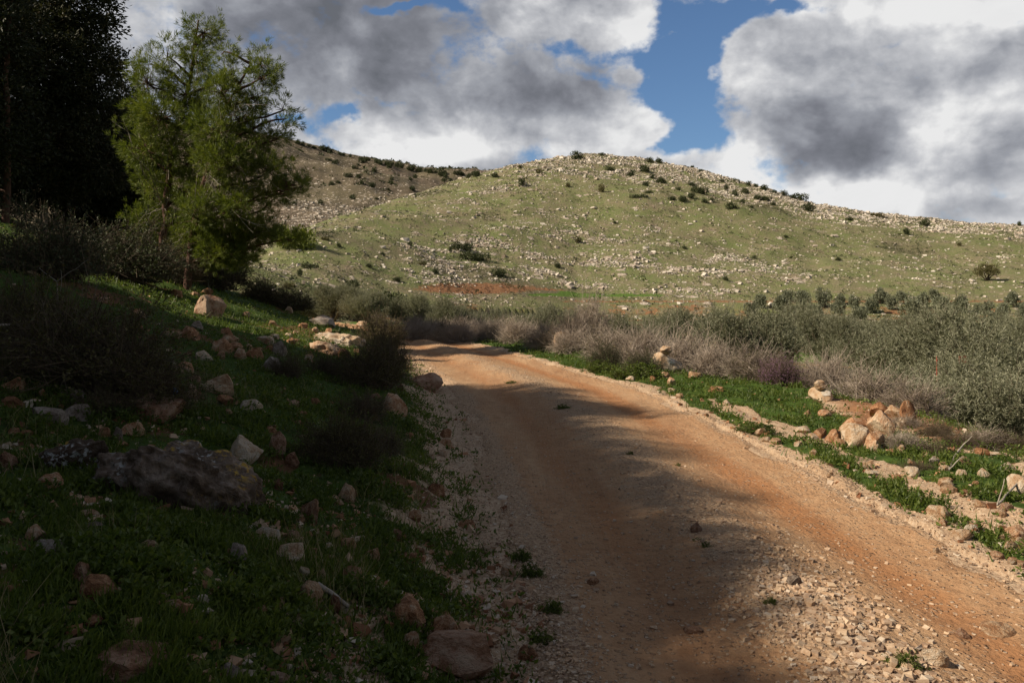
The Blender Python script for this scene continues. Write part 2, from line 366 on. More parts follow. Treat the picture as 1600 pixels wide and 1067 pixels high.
def ground_mat():
    m, g, b = mat('ground_surface'); ge = g.n.new('ShaderNodeNewGeometry'); P = ge.outputs['Position']
    gr, gv, so, rk, dk = g.attr('grass'), g.attr('gravel'), g.attr('soil'), g.attr('rock'), g.attr('heath')
    near = g.attr('near')
    nA = g.noise(P, .11, 5, .6); nB = g.noise(P, .8, 5, .65); nC = g.noise(P, 6, 4, .6); nD = g.noise(P, 40, 3, .6)
    # hill turf: dull green, drier olive and brown scrub
    turf = g.ramp(g.m('ADD', g.m('MULTIPLY', nA, .5), g.m('MULTIPLY', nB, .5)), [(.34, (.27, .21, .15)), (.44, (.22, .20, .115)), (.53, (.18, .192, .085)), (.66, (.155, .20, .068))])
    sp = g.noise(P, 2.2, 3, .7)
    turf = g.mix(g.ss(sp, .55, .64, 0, .55), turf, (.10, .09, .055))
    heath = g.ramp(g.m('ADD', g.m('MULTIPLY', nA, .6), g.m('MULTIPLY', nB, .4)), [(.38, (.075, .065, .045)), (.5, (.115, .09, .068)), (.62, (.165, .125, .092))])
    turf = g.mix(dk, turf, heath)
    st = g.voro(P, .85, 'Distance'); stc = g.voro(P, .85, 'Color')
    rr = g.sep(stc)[0]
    lim = g.m('MULTIPLY_ADD', rk, .62, .02)
    ston = g.m('MULTIPLY', g.ss(g.m('SUBTRACT', lim, rr), -.02, .03), g.ss(st, .48, .30))
    st2 = g.voro(P, .33, 'Distance'); r2 = g.sep(g.voro(P, .33, 'Color'))[1]
    ston2 = g.m('MULTIPLY', g.ss(g.m('SUBTRACT', g.m('MULTIPLY', rk, .62), r2), -.02, .03), g.ss(g.m('MULTIPLY_ADD', g.m('SUBTRACT', nB, .5), .9, st2), .52, .32))
    ston = g.m('MAXIMUM', ston, ston2)
    stonc = g.ramp(g.m('ADD', g.m('MULTIPLY', nB, .6), g.m('MULTIPLY', rr, .3)), [(.2, (.30, .23, .17)), (.5, (.50, .43, .35)), (.75, (.62, .57, .49))])
    turf = g.mix(g.m('MULTIPLY', ston, g.m('SUBTRACT', 1.0, near)), turf, stonc)
    # near ground
    earth = g.ramp(g.m('ADD', g.m('MULTIPLY', nC, .6), g.m('MULTIPLY', nD, .4)), [(.35, (.09, .05, .028)), (.6, (.19, .10, .05)), (.75, (.28, .18, .10))])
    green = g.ramp(nC, [(.3, (.03, .05, .012)), (.7, (.07, .12, .022))])
    pale = g.ramp(g.m('ADD', g.m('MULTIPLY', nD, .7), g.m('MULTIPLY', nC, .3)), [(.35, (.29, .19, .12)), (.5, (.45, .32, .21)), (.65, (.57, .45, .32))])
    red = g.ramp(g.m('ADD', g.m('MULTIPLY', nC, .5), g.m('MULTIPLY', nB, .5)), [(.35, (.17, .085, .045)), (.6, (.31, .165, .085)), (.8, (.42, .27, .16))])
    nr = g.mix(g.ss(g.m('ADD', gr, g.m('SUBTRACT', nC, .5)), .4, .6), earth, green)
    nr = g.mix(g.ss(g.m('ADD', gv, g.m('SUBTRACT', nC, .5)), .42, .6), nr, pale)
    col = g.mix(near, turf, nr)
    col = g.mix(g.ss(g.m('ADD', so, g.m('SUBTRACT', nB, .5)), .4, .62), col, red)
    bright = g.mix(g.ss(g.m('MULTIPLY', g.m('ADD', gr, g.m('MULTIPLY', g.m('SUBTRACT', nB, .5), .5)), g.m('SUBTRACT', 1.0, near)), .62, .8), col, (.10, .17, .035))
    g.put(b.inputs['Base Color'], bright); b.inputs['Roughness'].default_value = .95
    b.inputs['Specular IOR Level'].default_value = .1
    hgt = g.m('MULTIPLY_ADD', nD, .25, g.m('MULTIPLY', nC, .75))
    hf = g.m('MULTIPLY_ADD', ston, 1.5, g.m('MULTIPLY', sp, 1.2))
    bn = g.n.new('ShaderNodeBump'); bn.inputs['Strength'].default_value = .8; g.put(bn.inputs['Distance'], g.m('MULTIPLY_ADD', near, -.35, .4))
    mx = g.m('ADD', g.m('MULTIPLY', hgt, near), g.m('MULTIPLY', hf, g.m('SUBTRACT', 1.0, near)))
    g.put(bn.inputs['Height'], mx); g.l.new(bn.outputs[0], b.inputs['Normal'])
    return m
M['ground'] = ground_mat()
def road_mat():
    m, g, b = mat('dirt_road_surface'); ge = g.n.new('ShaderNodeNewGeometry'); P = ge.outputs['Position']
    tr, ce = g.attr('track'), g.attr('stony')
    nA = g.noise(g.v('MULTIPLY', P, (1.2, .35, 1)), 1.0, 6, .6); nC = g.noise(P, 7, 5, .65); nD = g.noise(P, 55, 4, .7); nE = g.noise(P, 160, 2, .7)
    dirt = g.ramp(g.m('ADD', g.m('MULTIPLY', nA, .5), g.m('MULTIPLY_ADD', nC, .3, g.m('MULTIPLY', nD, .2))), [(.36, (.31, .165, .085)), (.5, (.44, .265, .145)), (.64, (.53, .36, .215))])
    gv = g.ramp(g.m('ADD', g.m('MULTIPLY', nD, .6), g.m('MULTIPLY', nE, .4)), [(.36, (.25, .15, .09)), (.5, (.43, .29, .18)), (.62, (.57, .43, .29))])
    col = g.mix(g.ss(g.m('ADD', ce, g.m('MULTIPLY', g.m('SUBTRACT', nC, .5), 1.3)), .35, .75), dirt, gv)
    col = g.mix(g.m('MULTIPLY', g.ss(g.m('ADD', tr, g.m('MULTIPLY', g.m('SUBTRACT', nA, .5), 1.6)), .5, 1.0), .75), col, (.36, .16, .065))
    damp = g.ss(g.noise(g.v('MULTIPLY', P, (1.6, .8, 1)), 1.3, 6, .7), .60, .70)
    col = g.mix(g.m('MULTIPLY', damp, .5), col, (.22, .11, .06))
    gc = g.sep(g.voro(P, 34, 'Color'))[0]; gd = g.voro(P, 34, 'Distance')
    grit = g.m('MULTIPLY', g.ss(gd, .5, .32), g.ss(g.m('ADD', gc, g.m('MULTIPLY', g.m('SUBTRACT', nC, .5), .8)), .62, .72))
    col = g.mix(g.m('MULTIPLY', grit, .55), col, g.ramp(g.sep(g.voro(P, 34, 'Color'))[1], [(0, (.22, .13, .085)), (.5, (.45, .32, .21)), (1, (.62, .52, .40))]))
    ln = g.noise(g.v('MULTIPLY', P, (11.0, .45, 1)), 1.0, 5, .6)
    col = g.mix(g.m('MULTIPLY', g.ss(ln, .52, .66), g.m('MULTIPLY', tr, .35)), col, (.26, .125, .06))
    g.put(b.inputs['Base Color'], col); b.inputs['Roughness'].default_value = .95; b.inputs['Specular IOR Level'].default_value = .12
    vo = g.voro(P, 26, 'Distance'); 
    bump(g, b, g.m('ADD', g.m('MULTIPLY_ADD', grit, .6, g.m('MULTIPLY', ln, .5)), g.m('ADD', g.m('MULTIPLY', g.m('SUBTRACT', 1.0, vo), g.m('MULTIPLY_ADD', ce, .6, .25)), g.m('MULTIPLY_ADD', nC, .6, g.m('MULTIPLY', nD, .5)))), 1.0, .026)
    return m
M['road'] = road_mat()

# ---------------------------------------------------------------- terrain
def masks(x, y, z=None):
    L = Lf(y); R = Rf(y); dl = L - x; dr = x - R
    hz, t, t2, px, far = hill(x, y)
    near = 1 - sst(38, 62, np.hypot(x, y))
    n1 = fbm(x / 1.3, y / 1.3, 3); n2 = perlin(x / 3.1 + 4, y / 3.1)
    py = HY - (H(x, y, False) - CAMZ) / np.maximum(y, .5) * F if z is None else HY - (z - CAMZ) / np.maximum(y, .5) * F
    grass = np.where(dl > 0, sst(.0, .9 + .35 * n1, dl) * (.88 + .35 * n2 - .5 * sst(.1, .9, -n1)), 0.0)
    # right verge: pale gravel strips alternate with weeds
    g2 = sst(.05, .35, dr) * (1 - sst(.40, .60, dr - .28 * n1)) + sst(.8, 1.0, dr + .25 * n1) * (1 - sst(1.95, 2.3, dr - .35 * n1)) + sst(2.5, 2.7, dr + .3 * n1)
    g2 = np.where(y > 13, sst(.0, .5, dr + .25 * n1), np.clip(g2, 0, 1) * np.interp(y, [9, 13], [1, 1]))
    g2 = g2 * (1.0 + .25 * n2 - .25 * sst(.3, .9, n1))
    red_bank = np.exp(-(((x - 6.3) / 1.6) ** 2 + ((y - 11.0) / 3.2) ** 2)) * 1.1 * (y > 0)
    grass = np.where(dr > 0, g2 * (1 - .5 * np.clip(red_bank, 0, 1)), grass)
    gravel = np.where((dl < 0) & (dr < 0), 1.0, 0) + np.where(dl > 0, (1 - sst(.2, 1.2 + .5 * n1, dl)) * .95, 0) + np.where(dr > 0, np.clip(1.05 - g2, 0, 1) * (dr < 3.4), 0)
    soil = np.maximum(red_bank * .95, .8 * np.exp(-(((x + 5.2) / 1.5) ** 2 + ((y - 20) / 4.5) ** 2)) * (dl > .3))
    fieldf = (y > 25) * (dr > 6) * (t < .02)
    soil = np.maximum(soil, fieldf * .42 * (1 + .8 * perlin(x / 7, y / 9)))
    farr = y > 110
    soil = np.maximum(soil, farr * np.exp(-(((px - 745) / 105) ** 2 + ((py - 451) / 9.5) ** 2)) * 1.1)
    soil = np.maximum(soil, farr * np.exp(-((py - (444 + .055 * (px - 700))) / 2.2) ** 2) * sst(650, 700, px) * (1 - sst(850, 930, px)) * .8)
    soil = np.maximum(soil, farr * np.exp(-((py - 471) / 3.0) ** 2) * sst(830, 900, px) * .62)
    grass = np.where(y > 60, np.clip(np.exp(-((py - 461 - .004 * (px - 900)) / 5.0) ** 2) * sst(760, 850, px) * (1 - sst(980, 1180, px)) * .9
                     + np.exp(-(((px - 700) / 40) ** 2 + ((py - 463) / 5) ** 2)) * .8
                     + .5 * sst(.2, .6, fbm(x / 30, y / 30, 3)) * (t < .75), 0, 1), grass)
    zz = H(x, y, False) if z is None else z
    strata = .45 + .25 * sst(.7, .85, t) + 1.2 * sst(-.05, .30, fbm(x / 17, zz / 1.5, 3))
    rock = strata * np.where(far, .22 + .5 * np.exp(-(((px - 510) / 70) ** 2 + ((py - 345) / 28) ** 2)) + .12 * perlin(x / 60, y / 60), rockiness(px, t, x, y)) * (y > 60) * (t > .005)
    heath = np.where(far, .85 + .2 * perlin(x / 90, y / 90), sst(.86, .98, t) * .35 * (px > 880) + .5 * sst(.3, .7, perlin(x / 40 + 9, y / 40)))
    return dict(grass=np.clip(grass, 0, 1), gravel=np.clip(gravel, 0, 1), soil=np.clip(soil, 0, 1), rock=np.clip(rock, 0, 1), heath=np.clip(heath, 0, 1), near=near)

azf = np.radians(np.concatenate([np.linspace(-180, -42, 47)[:-1], np.linspace(-42, 42, 761), np.linspace(42, 180, 47)[1:]]))
rr = np.concatenate([[.4, .8, 1.3, 1.8], np.geomspace(2.3, 1500, 860), [1800, 2300, 3200, 5000, 9000]])
A, RR = np.meshgrid(azf, rr)
GX = RR * np.sin(A); GY = RR * np.cos(A)
GZ = H(GX, GY)
ms = masks(GX, GY, GZ)
# under the road sheet the ground dips away
inroad = np.minimum(GX - Lf(GY), Rf(GY) - GX)
GZs = GZ - .07 * sst(.12, .45, inroad) * (GY > -20) * (GY < 60)
nr_, na_ = A.shape
idx = np.arange(nr_ * na_).reshape(nr_, na_)
mb = MB(); mb.add(np.stack([GX, GY, GZs], -1).reshape(-1, 3), np.stack([idx[:-1, :-1], idx[1:, :-1], idx[1:, 1:], idx[:-1, 1:]], -1).reshape(-1, 4))
ground = mb.build('ground', M['ground'], smooth=True, attrs={k: v for k, v in ms.items()})
tag(ground, 'rocky hillside, valley field and grassy banks around the track', 'ground', kind='structure')

def make_road():
    ys = np.concatenate([np.arange(-18, 2.5, .25), np.geomspace(2.5, 60, 620)])
    cs = np.linspace(-.16, 1.16, 170)
    C_, Y_ = np.meshgrid(cs, ys); L = Lf(Y_); R = Rf(Y_); X_ = L + C_ * (R - L)
    e = np.minimum(C_, 1 - C_) * (R - L)
    # edge sinks below the ground irregularly
    z = H(X_, Y_) + .012 - .10 * (1 - sst(-.28, .10, e + .26 * fbm(X_ * .9, Y_ * .9, 4)))
    st = np.exp(-((C_ - .5) / .12) ** 2) + (1 - sst(.05, .16, C_)) * .95 + sst(.9, 1, C_) * .9 + .25 * fbm(X_ / 1.2, Y_ / 1.2, 2)
    st = st * np.interp(Y_, [10, 25], [1, .55])
    tr = np.exp(-((C_ - .77) / .10) ** 2) + .8 * np.exp(-((C_ - .27) / .12) ** 2)
    i = np.arange(X_.size).reshape(X_.shape); b = MB()
    b.add(np.stack([X_, Y_, z], -1).reshape(-1, 3), np.stack([i[:-1, :-1], i[:-1, 1:], i[1:, 1:], i[1:, :-1]], -1).reshape(-1, 4))
    o = b.build('road', M['road'], smooth=True, attrs=dict(stony=np.clip(st, 0, 1), track=np.clip(tr, 0, 1)))
    tag(o, 'orange dirt track with two worn wheel ruts curving away left', 'road', kind='structure')
make_road()

# ---------------------------------------------------------------- generic geometry
def frames(d):
    d = d / (np.linalg.norm(d, axis=-1, keepdims=True) + 1e-9)
    a = np.where(np.abs(d[:, 2:3]) < .9, np.array([[0, 0, 1.]]), np.array([[1., 0, 0]]))
    u = np.cross(d, a); u /= np.linalg.norm(u, axis=-1, keepdims=True) + 1e-9
    return d, u, np.cross(d, u)
def rdir(n, rng):
    v = rng.normal(size=(n, 3)); return v / np.linalg.norm(v, axis=1, keepdims=True)
def leaf_quads(mb, P, D, length, width, rng):
    """diamond leaves rooted at P, pointing along D"""
    n = len(P); d, u, w = frames(D); a = rng.random(n)[:, None] * 2 * math.pi
    s = np.cos(a) * u + np.sin(a) * w
    length = np.broadcast_to(length, (n,))[:, None]; width = np.broadcast_to(width, (n,))[:, None]
    nrm = np.cross(d, s)
    v = np.stack([P, P + d * length * .5 + s * width * .5 + nrm * length * .06, P + d * length, P + d * length * .5 - s * width * .5 + nrm * length * .06], 1).reshape(-1, 3)
    mb.add(v, np.arange(4 * n).reshape(n, 4))
def prisms(mb, A_, B_, ra, rb):
    """three-sided twigs from A to B"""
    n = len(A_); d, u, w = frames(B_ - A_)
    ra = np.broadcast_to(ra, (n,))[:, None]; rb = np.broadcast_to(rb, (n,))[:, None]; vs = []
    for P, r in ((A_, ra), (B_, rb)):
        for k in range(3):
            a = k * 2 * math.pi / 3; vs.append(P + (math.cos(a) * u + math.sin(a) * w) * r)
    v = np.stack(vs, 1).reshape(-1, 3); b = np.arange(n)[:, None] * 6
    q = np.concatenate([b + np.array([[0, 1, 4, 3]]), b + np.array([[1, 2, 5, 4]]), b + np.array([[2, 0, 3, 5]])])
    mb.add(v, q)
def tube(mb, pts, rad, sides=8):
    pts = np.asarray(pts, float); n = len(pts); t = np.gradient(pts, axis=0); d, u, w = frames(t)
    a = np.arange(sides) * 2 * math.pi / sides
    v = (pts[:, None] + np.asarray(rad)[:, None, None] * (np.cos(a)[None, :, None] * u[:, None] + np.sin(a)[None, :, None] * w[:, None])).reshape(-1, 3)
    i = np.arange(n * sides).reshape(n, sides); j = np.roll(i, -1, 1)
    mb.add(v, np.stack([i[:-1], j[:-1], j[1:], i[1:]], -1).reshape(-1, 4))
def limb(mb, a, b, ra, rb, rng, wob=.08, n=7, sides=7, sag=0.0):
    a = np.array(a, float); b = np.array(b, float); L = np.linalg.norm(b - a); t = np.linspace(0, 1, n)[:, None]
    p = a + (b - a) * t; off = rng.normal(size=(n, 3)) * wob * L / 2; off[0] = 0; off = np.cumsum(off, 0) * .5 * np.sin(t * math.pi * .9)
    p = p + off; p[:, 2] += -sag * L * np.sin(t[:, 0] * math.pi)
    tube(mb, p, np.linspace(ra, rb, n), sides); return p

def fill(blobs, n, rng, shell=.45):
    """random points in ellipsoid blobs (cx,cy,cz,rx,ry,rz), biased to the outside; returns points and outward directions"""
    B = np.array(blobs, float); vol = (B[:, 3] * B[:, 4] * B[:, 5]) ** .8; k = rng.choice(len(B), n, p=vol / vol.sum())
    d = rdir(n, rng); r = (shell + (1 - shell) * rng.random(n)) ** .7
    r = r * (1 + .18 * rng.normal(size=n))
    return B[k, :3] + d * r[:, None] * B[k, 3:], d, k

# -- rock shapes
_ico = {}
def ico(level):
    if level in _ico: return _ico[level]
    import bmesh
    bm = bmesh.new(); bmesh.ops.create_icosphere(bm, subdivisions=level, radius=1.0)
    bm.verts.ensure_lookup_table(); V = np.array([v.co[:] for v in bm.verts]); T = np.array([[v.index for v in f.verts] for f in bm.faces]); bm.free()
    _ico[level] = (V, T); return V, T
def n3(P, s, rng_off):
    return perlin(P[:, 0] * s + rng_off, P[:, 1] * s + P[:, 2] * s * .7) + perlin(P[:, 1] * s - rng_off, P[:, 2] * s + P[:, 0] * .5 * s)
def rock_shape(seed, level=4, cuts=9, rough=.06, flat=1.0):
    r = np.random.default_rng(seed); V, T = ico(level); V = V.copy()
    for i in range(cuts):
        n = rdir(1, r)[0]; n[2] = abs(n[2]) * .8 if i % 2 else n[2]; n /= np.linalg.norm(n); c = r.uniform(.48, .82)
        dd = V @ n; m = dd > c; V[m] -= ((dd[m] - c) * .985)[:, None] * n
    D = V / np.linalg.norm(V, axis=1, keepdims=True)
    V = V + D * (rough * n3(V, 1.7, seed) + rough * .5 * n3(V, 4.3, seed + 3) + rough * .22 * n3(V, 11, seed + 7))[:, None]
    V[:, 2] *= flat; V -= (V.max(0) + V.min(0)) / 2; V /= (V.max(0) - V.min(0))       # fits a unit box
    return V, T
ROCKM = {}
def rock_mesh(k, c):
    if (k, c) not in ROCKM:
        V, T = rock_shape(100 + k, 4, 11 + k % 6, .035 + .012 * (k % 3)); mb = MB(); mb.add(V, t=T)
        me = mb.mesh('rock', M['rock_' + c], smooth=True)
        me.set_sharp_from_angle(angle=math.radians(20)) if hasattr(me, 'set_sharp_from_angle') else None
        ROCKM[(k, c)] = me
    return ROCKM[(k, c)]
_rr = random.Random(5)
def rock(px, py, w, h, c, label, group=None, name='rock', sink=.28, k=None, tilt=None, pos=None):
    """a stone whose base is seen at (px, py), w x h pixels"""
    x, y, z = hit(px, py) if pos is None else pos
    s = y / F; k = _rr.randrange(9) if k is None else k
    o = bpy.data.objects.new(name, rock_mesh(k, c)); COL.objects.link(o)
    ww, hh = w * s * 1.12, h * s * 1.15; dd = ww * _rr.uniform(.7, 1.0); full = hh / (1 - sink)
    y2 = y + dd * .35
    o.scale = (ww, dd, full); o.location = (x * y2 / y if pos is None else x, y2, z + hh - full * .5)
    tl = _rr.uniform(-.2, .2) if tilt is None else tilt
    o.rotation_euler = (_rr.uniform(-.15, .15), tl, _rr.choice([0, math.pi]) + _rr.uniform(-.35, .35))
    tag(o, label, 'rock', group); return o

# ---------------------------------------------------------------- loose cover: gravel, weeds, small stones
def stones(mb, P, S, rng, jit=(-.42, .25)):
    """angular little stones, eight jittered corners each"""
    n = len(P); c = np.array([[i, j, k] for k in (-1, 1) for j in (-1, 1) for i in (-1, 1)], float) * .5
    v = c[None] * (1 + rng.uniform(jit[0], jit[1], (n, 8, 3)))
    v = v * S[:, None, :]; a = rng.random(n) * 6.283; t = rng.normal(size=n) * .45
    y_, z_ = v[..., 1] * np.cos(t)[:, None] - v[..., 2] * np.sin(t)[:, None], v[..., 1] * np.sin(t)[:, None] + v[..., 2] * np.cos(t)[:, None]
    x_ = v[..., 0]; X = x_ * np.cos(a)[:, None] - y_ * np.sin(a)[:, None]; Y = x_ * np.sin(a)[:, None] + y_ * np.cos(a)[:, None]
    v = np.stack([X, Y, z_], -1) + P[:, None]
    f = np.array([[0, 2, 3, 1], [4, 5, 7, 6], [0, 1, 5, 4], [2, 6, 7, 3], [0, 4, 6, 2], [1, 3, 7, 5]])
    mb.add(v.reshape(-1, 3), (np.arange(n)[:, None, None] * 8 + f[None]).reshape(-1, 4))
def scatter(n, rng, az=36.0, p=1.75):
    """ground points around the viewpoint, thinning out with distance"""
    u = rng.random(n); a0, a1 = 2.0 ** (1 - p), 60.0 ** (1 - p); r = (a0 + (a1 - a0) * u) ** (1 / (1 - p)); t = np.radians(rng.uniform(-az, az, n))
    return r * np.sin(t), r * np.cos(t)
def make_gravel():
    rng = np.random.default_rng(11); x, y = scatter(230000, rng)
    L, R = Lf(y), Rf(y); c = (x - L) / (R - L); mk = masks(x, y)
    inr = (c > 0) & (c < 1)
    st = np.exp(-((c - .5 + .03 * perlin(y / 2, x * 0)) / .10) ** 2) + (1 - sst(.03, .15, c)) * .9 + sst(.9, 1, c) * .8 + .06
    dens = np.where(inr, np.clip(st, 0, 1) * (.5 + .6 * sst(-.3, .5, fbm(x / .8, y / .8, 2))), np.maximum(mk['gravel'] * .8, .05))
    keep = rng.random(len(x)) < dens * .9; x, y = x[keep], y[keep]; inr = inr[keep]
    near = rng.random(len(x)); s = np.exp(rng.normal(math.log(.0068), .5, len(x)))
    big = 1 + 1.2 * np.exp(-(((x - 1.75) / .45) ** 2 + ((y - 3.9) / 1.2) ** 2)); s = np.clip(s * big, .003, .034); s = np.maximum(s, .0008 * y * (.5 + near))
    S = np.stack([s * rng.uniform(.9, 1.7, len(x)), s * rng.uniform(.8, 1.2, len(x)), s * rng.uniform(.45, .9, len(x))], 1)
    z = H(x, y) + np.where(inr, .012, 0) + S[:, 2] * .22
    mb = MB(); stones(mb, np.stack([x, y, z], 1), S, rng)
    tag(mb.build('gravel', M['gravel']), 'loose pale crushed stone along the middle and edges of the track', 'gravel', kind='stuff')
make_gravel()
def make_weeds():
    rng = np.random.default_rng(12); x, y = scatter(560000, rng)
    mk = masks(x, y)['grass']; inr = (x > Lf(y) - .0) & (x < Rf(y) + .0)
    mk = mk * (1 - sst(45, 60, y)) * (.10 + 1.25 * sst(-.22, .3, fbm(x / .45, y / .45, 3)))
    mk = mk * np.where(x > Rf(y), .95, 1.0); p = np.where(inr, 0.0, np.maximum(mk, .03) * .66); k = rng.random(len(x)) < p; x, y = x[k], y[k]
    # rosettes of small leaves
    n = len(x) // 2; X, Y_ = x[:n], y[:n]; z = H(X, Y_); g = 1 + Y_ / 16
    patch = sst(-.2, .5, fbm(X / .6, Y_ / .6, 2)); mb = MB()
    for j in range(5):
        a = rng.random(n) * 6.283; el = rng.uniform(.15, 1.1, n); D = np.stack([np.cos(a) * np.cos(el), np.sin(a) * np.cos(el), np.sin(el)], 1)
        hgt = rng.random(n) * .05 * (.3 + patch) * g
        leaf_quads(mb, np.stack([X + rng.normal(size=n) * .012 * g, Y_ + rng.normal(size=n) * .012 * g, z + hgt], 1), D, rng.uniform(.014, .034, n) * g, rng.uniform(.007, .017, n) * g, rng)
    tag(mb.build('weeds', M['weed']), 'low leafy green weeds and clover covering the banks', 'weeds', kind='stuff')
    X, Y_ = x[n:], y[n:]; n = len(X); z = H(X, Y_); g = 1 + Y_ / 14; mb = MB()
    a = rng.random(n) * 6.283; ln = rng.normal(size=(n, 2)) * .35; L_ = rng.uniform(.03, .085, n) * g; w = rng.uniform(.0025, .005, n) * g
    P = np.stack([X, Y_, z - .005], 1); s = np.stack([np.cos(a), np.sin(a), 0 * a], 1) * w[:, None]
    tip = P + np.stack([ln[:, 0] * L_, ln[:, 1] * L_, L_], 1)
    mb.add(np.stack([P - s, P + s, tip], 1).reshape(-1, 3), t=np.arange(3 * n).reshape(n, 3))
    tag(mb.build('grass', M['weed']), 'short green grass blades growing between the weeds', 'grass', kind='stuff')
    # small loose stones scattered over both banks
    x, y = scatter(20000, rng); inr = (x > Lf(y) + .1) & (x < Rf(y) - .1); cl = sst(-.1, .6, fbm(x / 1.7 + 3, y / 1.7, 3)) * .8 + .12
    cl = cl + .5 * np.exp(-(((x + 5.5) / 3) ** 2 + ((y - 19) / 7) ** 2)) * (perlin(x * .9, y * .6) > -.1); k = (~inr) & (rng.random(len(x)) < cl) & (y < 40); x, y = x[k], y[k]
    s = np.clip(np.exp(rng.normal(math.log(.026), .5, len(x))), .010, .065); s = np.maximum(s, .0015 * y)
    S = np.stack([s * 1.3, s, s * .8], 1); mb = MB(); stones(mb, np.stack([x, y, H(x, y) + s * .12], 1), S, rng, (-.85, .3))
    tag(mb.build('small_stones', M['loose']), 'small orange and pale stones strewn through the weeds', 'stones', kind='stuff')
make_weeds()

# ---------------------------------------------------------------- hill cover
def make_hill_cover():
    rng = np.random.default_rng(21)
    _, t, t2, px, far = hill(GX, GY)
    area = np.gradient(RR, axis=0) * RR * np.gradient(A, axis=1)
    ok = (GY > 70) & (px > 330) & (px < 1700) & (GY < 1100) & (A > -.6) & (A < .68)
    def pick(w, n):
        w = np.where(ok, w, 0).ravel(); i = rng.choice(w.size, n, p=w / w.sum())
        x = GX.ravel()[i] * (1 + rng.normal(size=n) * .0022); y = GY.ravel()[i] * (1 + rng.normal(size=n) * .003); return x, y
    scr = 1.0 / (RR ** 1.3)
    x, y = pick(np.where(far, 0, area * scr * (.04 + ms['rock'] ** 2.2) * (1 - ms['grass']) * (1 - ms['soil']) * (t < .995)), 40000)
    s = np.exp(rng.normal(math.log(.18), .55, len(x))) * (y / 200) ** .7; s = np.clip(s, .07, 1.3)
    S = np.stack([s * 1.6, s * 1.1, s * .75], 1); mb = MB(); stones(mb, np.stack([x, y, H(x, y) + S[:, 2] * .12], 1), S, rng)
    x, y = pick(np.where(far & (GY < 800), area * scr * ms['rock'] ** 1.6, 0), 6000)
    s = np.clip(np.exp(rng.normal(math.log(.6), .45, len(x))), .3, 2); S = np.stack([s * 1.7, s * 1.2, s * .6], 1); stones(mb, np.stack([x, y, H(x, y) + S[:, 2] * .1], 1), S, rng)
    tag(mb.build('limestone_rubble', M['hillrock']), 'pale limestone rubble and ledges scattered across the hillsides', 'rubble', kind='stuff')
    # low scrub
    mb = MB()
    def tufts(x, y, r, h, n):
        z = H(x, y); d = rdir(len(x) * n, rng); d[:, 2] = np.abs(d[:, 2]); k = np.repeat(np.arange(len(x)), n)
        P = np.stack([x[k], y[k], z[k]], 1) + d * np.stack([r[k], r[k], h[k]], 1) * rng.uniform(.3, .9, len(k))[:, None]
        leaf_quads(mb, P, d + rng.normal(size=d.shape) * .5, r[k] * .75, r[k] * .5, rng)
    x, y = pick(np.where(far, 0, area * scr * (.25 + ms['heath']) * (t < .99) * (perlin(GX / 11, GY / 17) > -.1)), 19000)
    r = np.exp(rng.normal(math.log(.24), .4, len(x))) * (y / 200) ** .5; tufts(x, y, r, r * .8, 9)
    x, y = pick(np.where(far, area * scr * (.2 + (perlin(GX / 70, GY / 70 + 4) > .0)) * (1 + 3 * (px > 560)) * (1 + 2 * (t2 > .8)), 0), 2600)
    r = np.exp(rng.normal(math.log(1.5), .4, len(x))) * (y / 700) ** .6; tufts(x, y, r, r * .7, 14)
    tag(mb.build('hillside_scrub', M['shrub']), 'low dull green and brown scrub dotted over the hillsides', 'scrub', kind='stuff')
make_hill_cover()

# unit shrub meshes (radius about 1, height 1) for everything a few pixels tall
def unit_bush(seed, n, mname, leaf=.16):
    rng = np.random.default_rng(seed); bl = []
    for i in range(9):
        a = rng.random() * 6.283; r = rng.uniform(.1, .68); s = rng.uniform(.22, .48)
        bl.append((math.cos(a) * r, math.sin(a) * r, rng.uniform(.22, .80), s, s, s * .85))
    P, d, k = fill(bl, n, rng, .5); P[:, 2] = np.abs(P[:, 2]); mb = MB()
    leaf_quads(mb, P, d + rng.normal(size=d.shape) * .45 + np.array([0, 0, .3]), rng.uniform(.6, 1.3, n) * leaf, leaf * .55, rng)
    return mb.mesh('bush', M[mname])
UB = {'shrub': [unit_bush(31 + i, 1100, 'shrub') for i in range(5)], 'brown_shrub': [unit_bush(41 + i, 900, 'brown_shrub') for i in range(2)],
      'orchard': [unit_bush(51 + i, 1900, 'orchard', .15) for i in range(6)], 'needles': [unit_bush(61, 2600, 'needles', .12)]}
def bush(px, py, w, h, label, kind='shrub', group=None, name='bush', pos=None, cat='bush'):
    x, y, z = hit(px, py) if pos is None else pos
    s = y / F; o = bpy.data.objects.new(name, _rr.choice(UB[kind])); COL.objects.link(o)
    o.location = (x, y + w * s * .3, z - h * s * .12); o.scale = (w * s * .55, w * s * .5, h * s * 1.12); o.rotation_euler = (0, 0, _rr.uniform(0, 6.28))
    tag(o, label, cat, group); return o

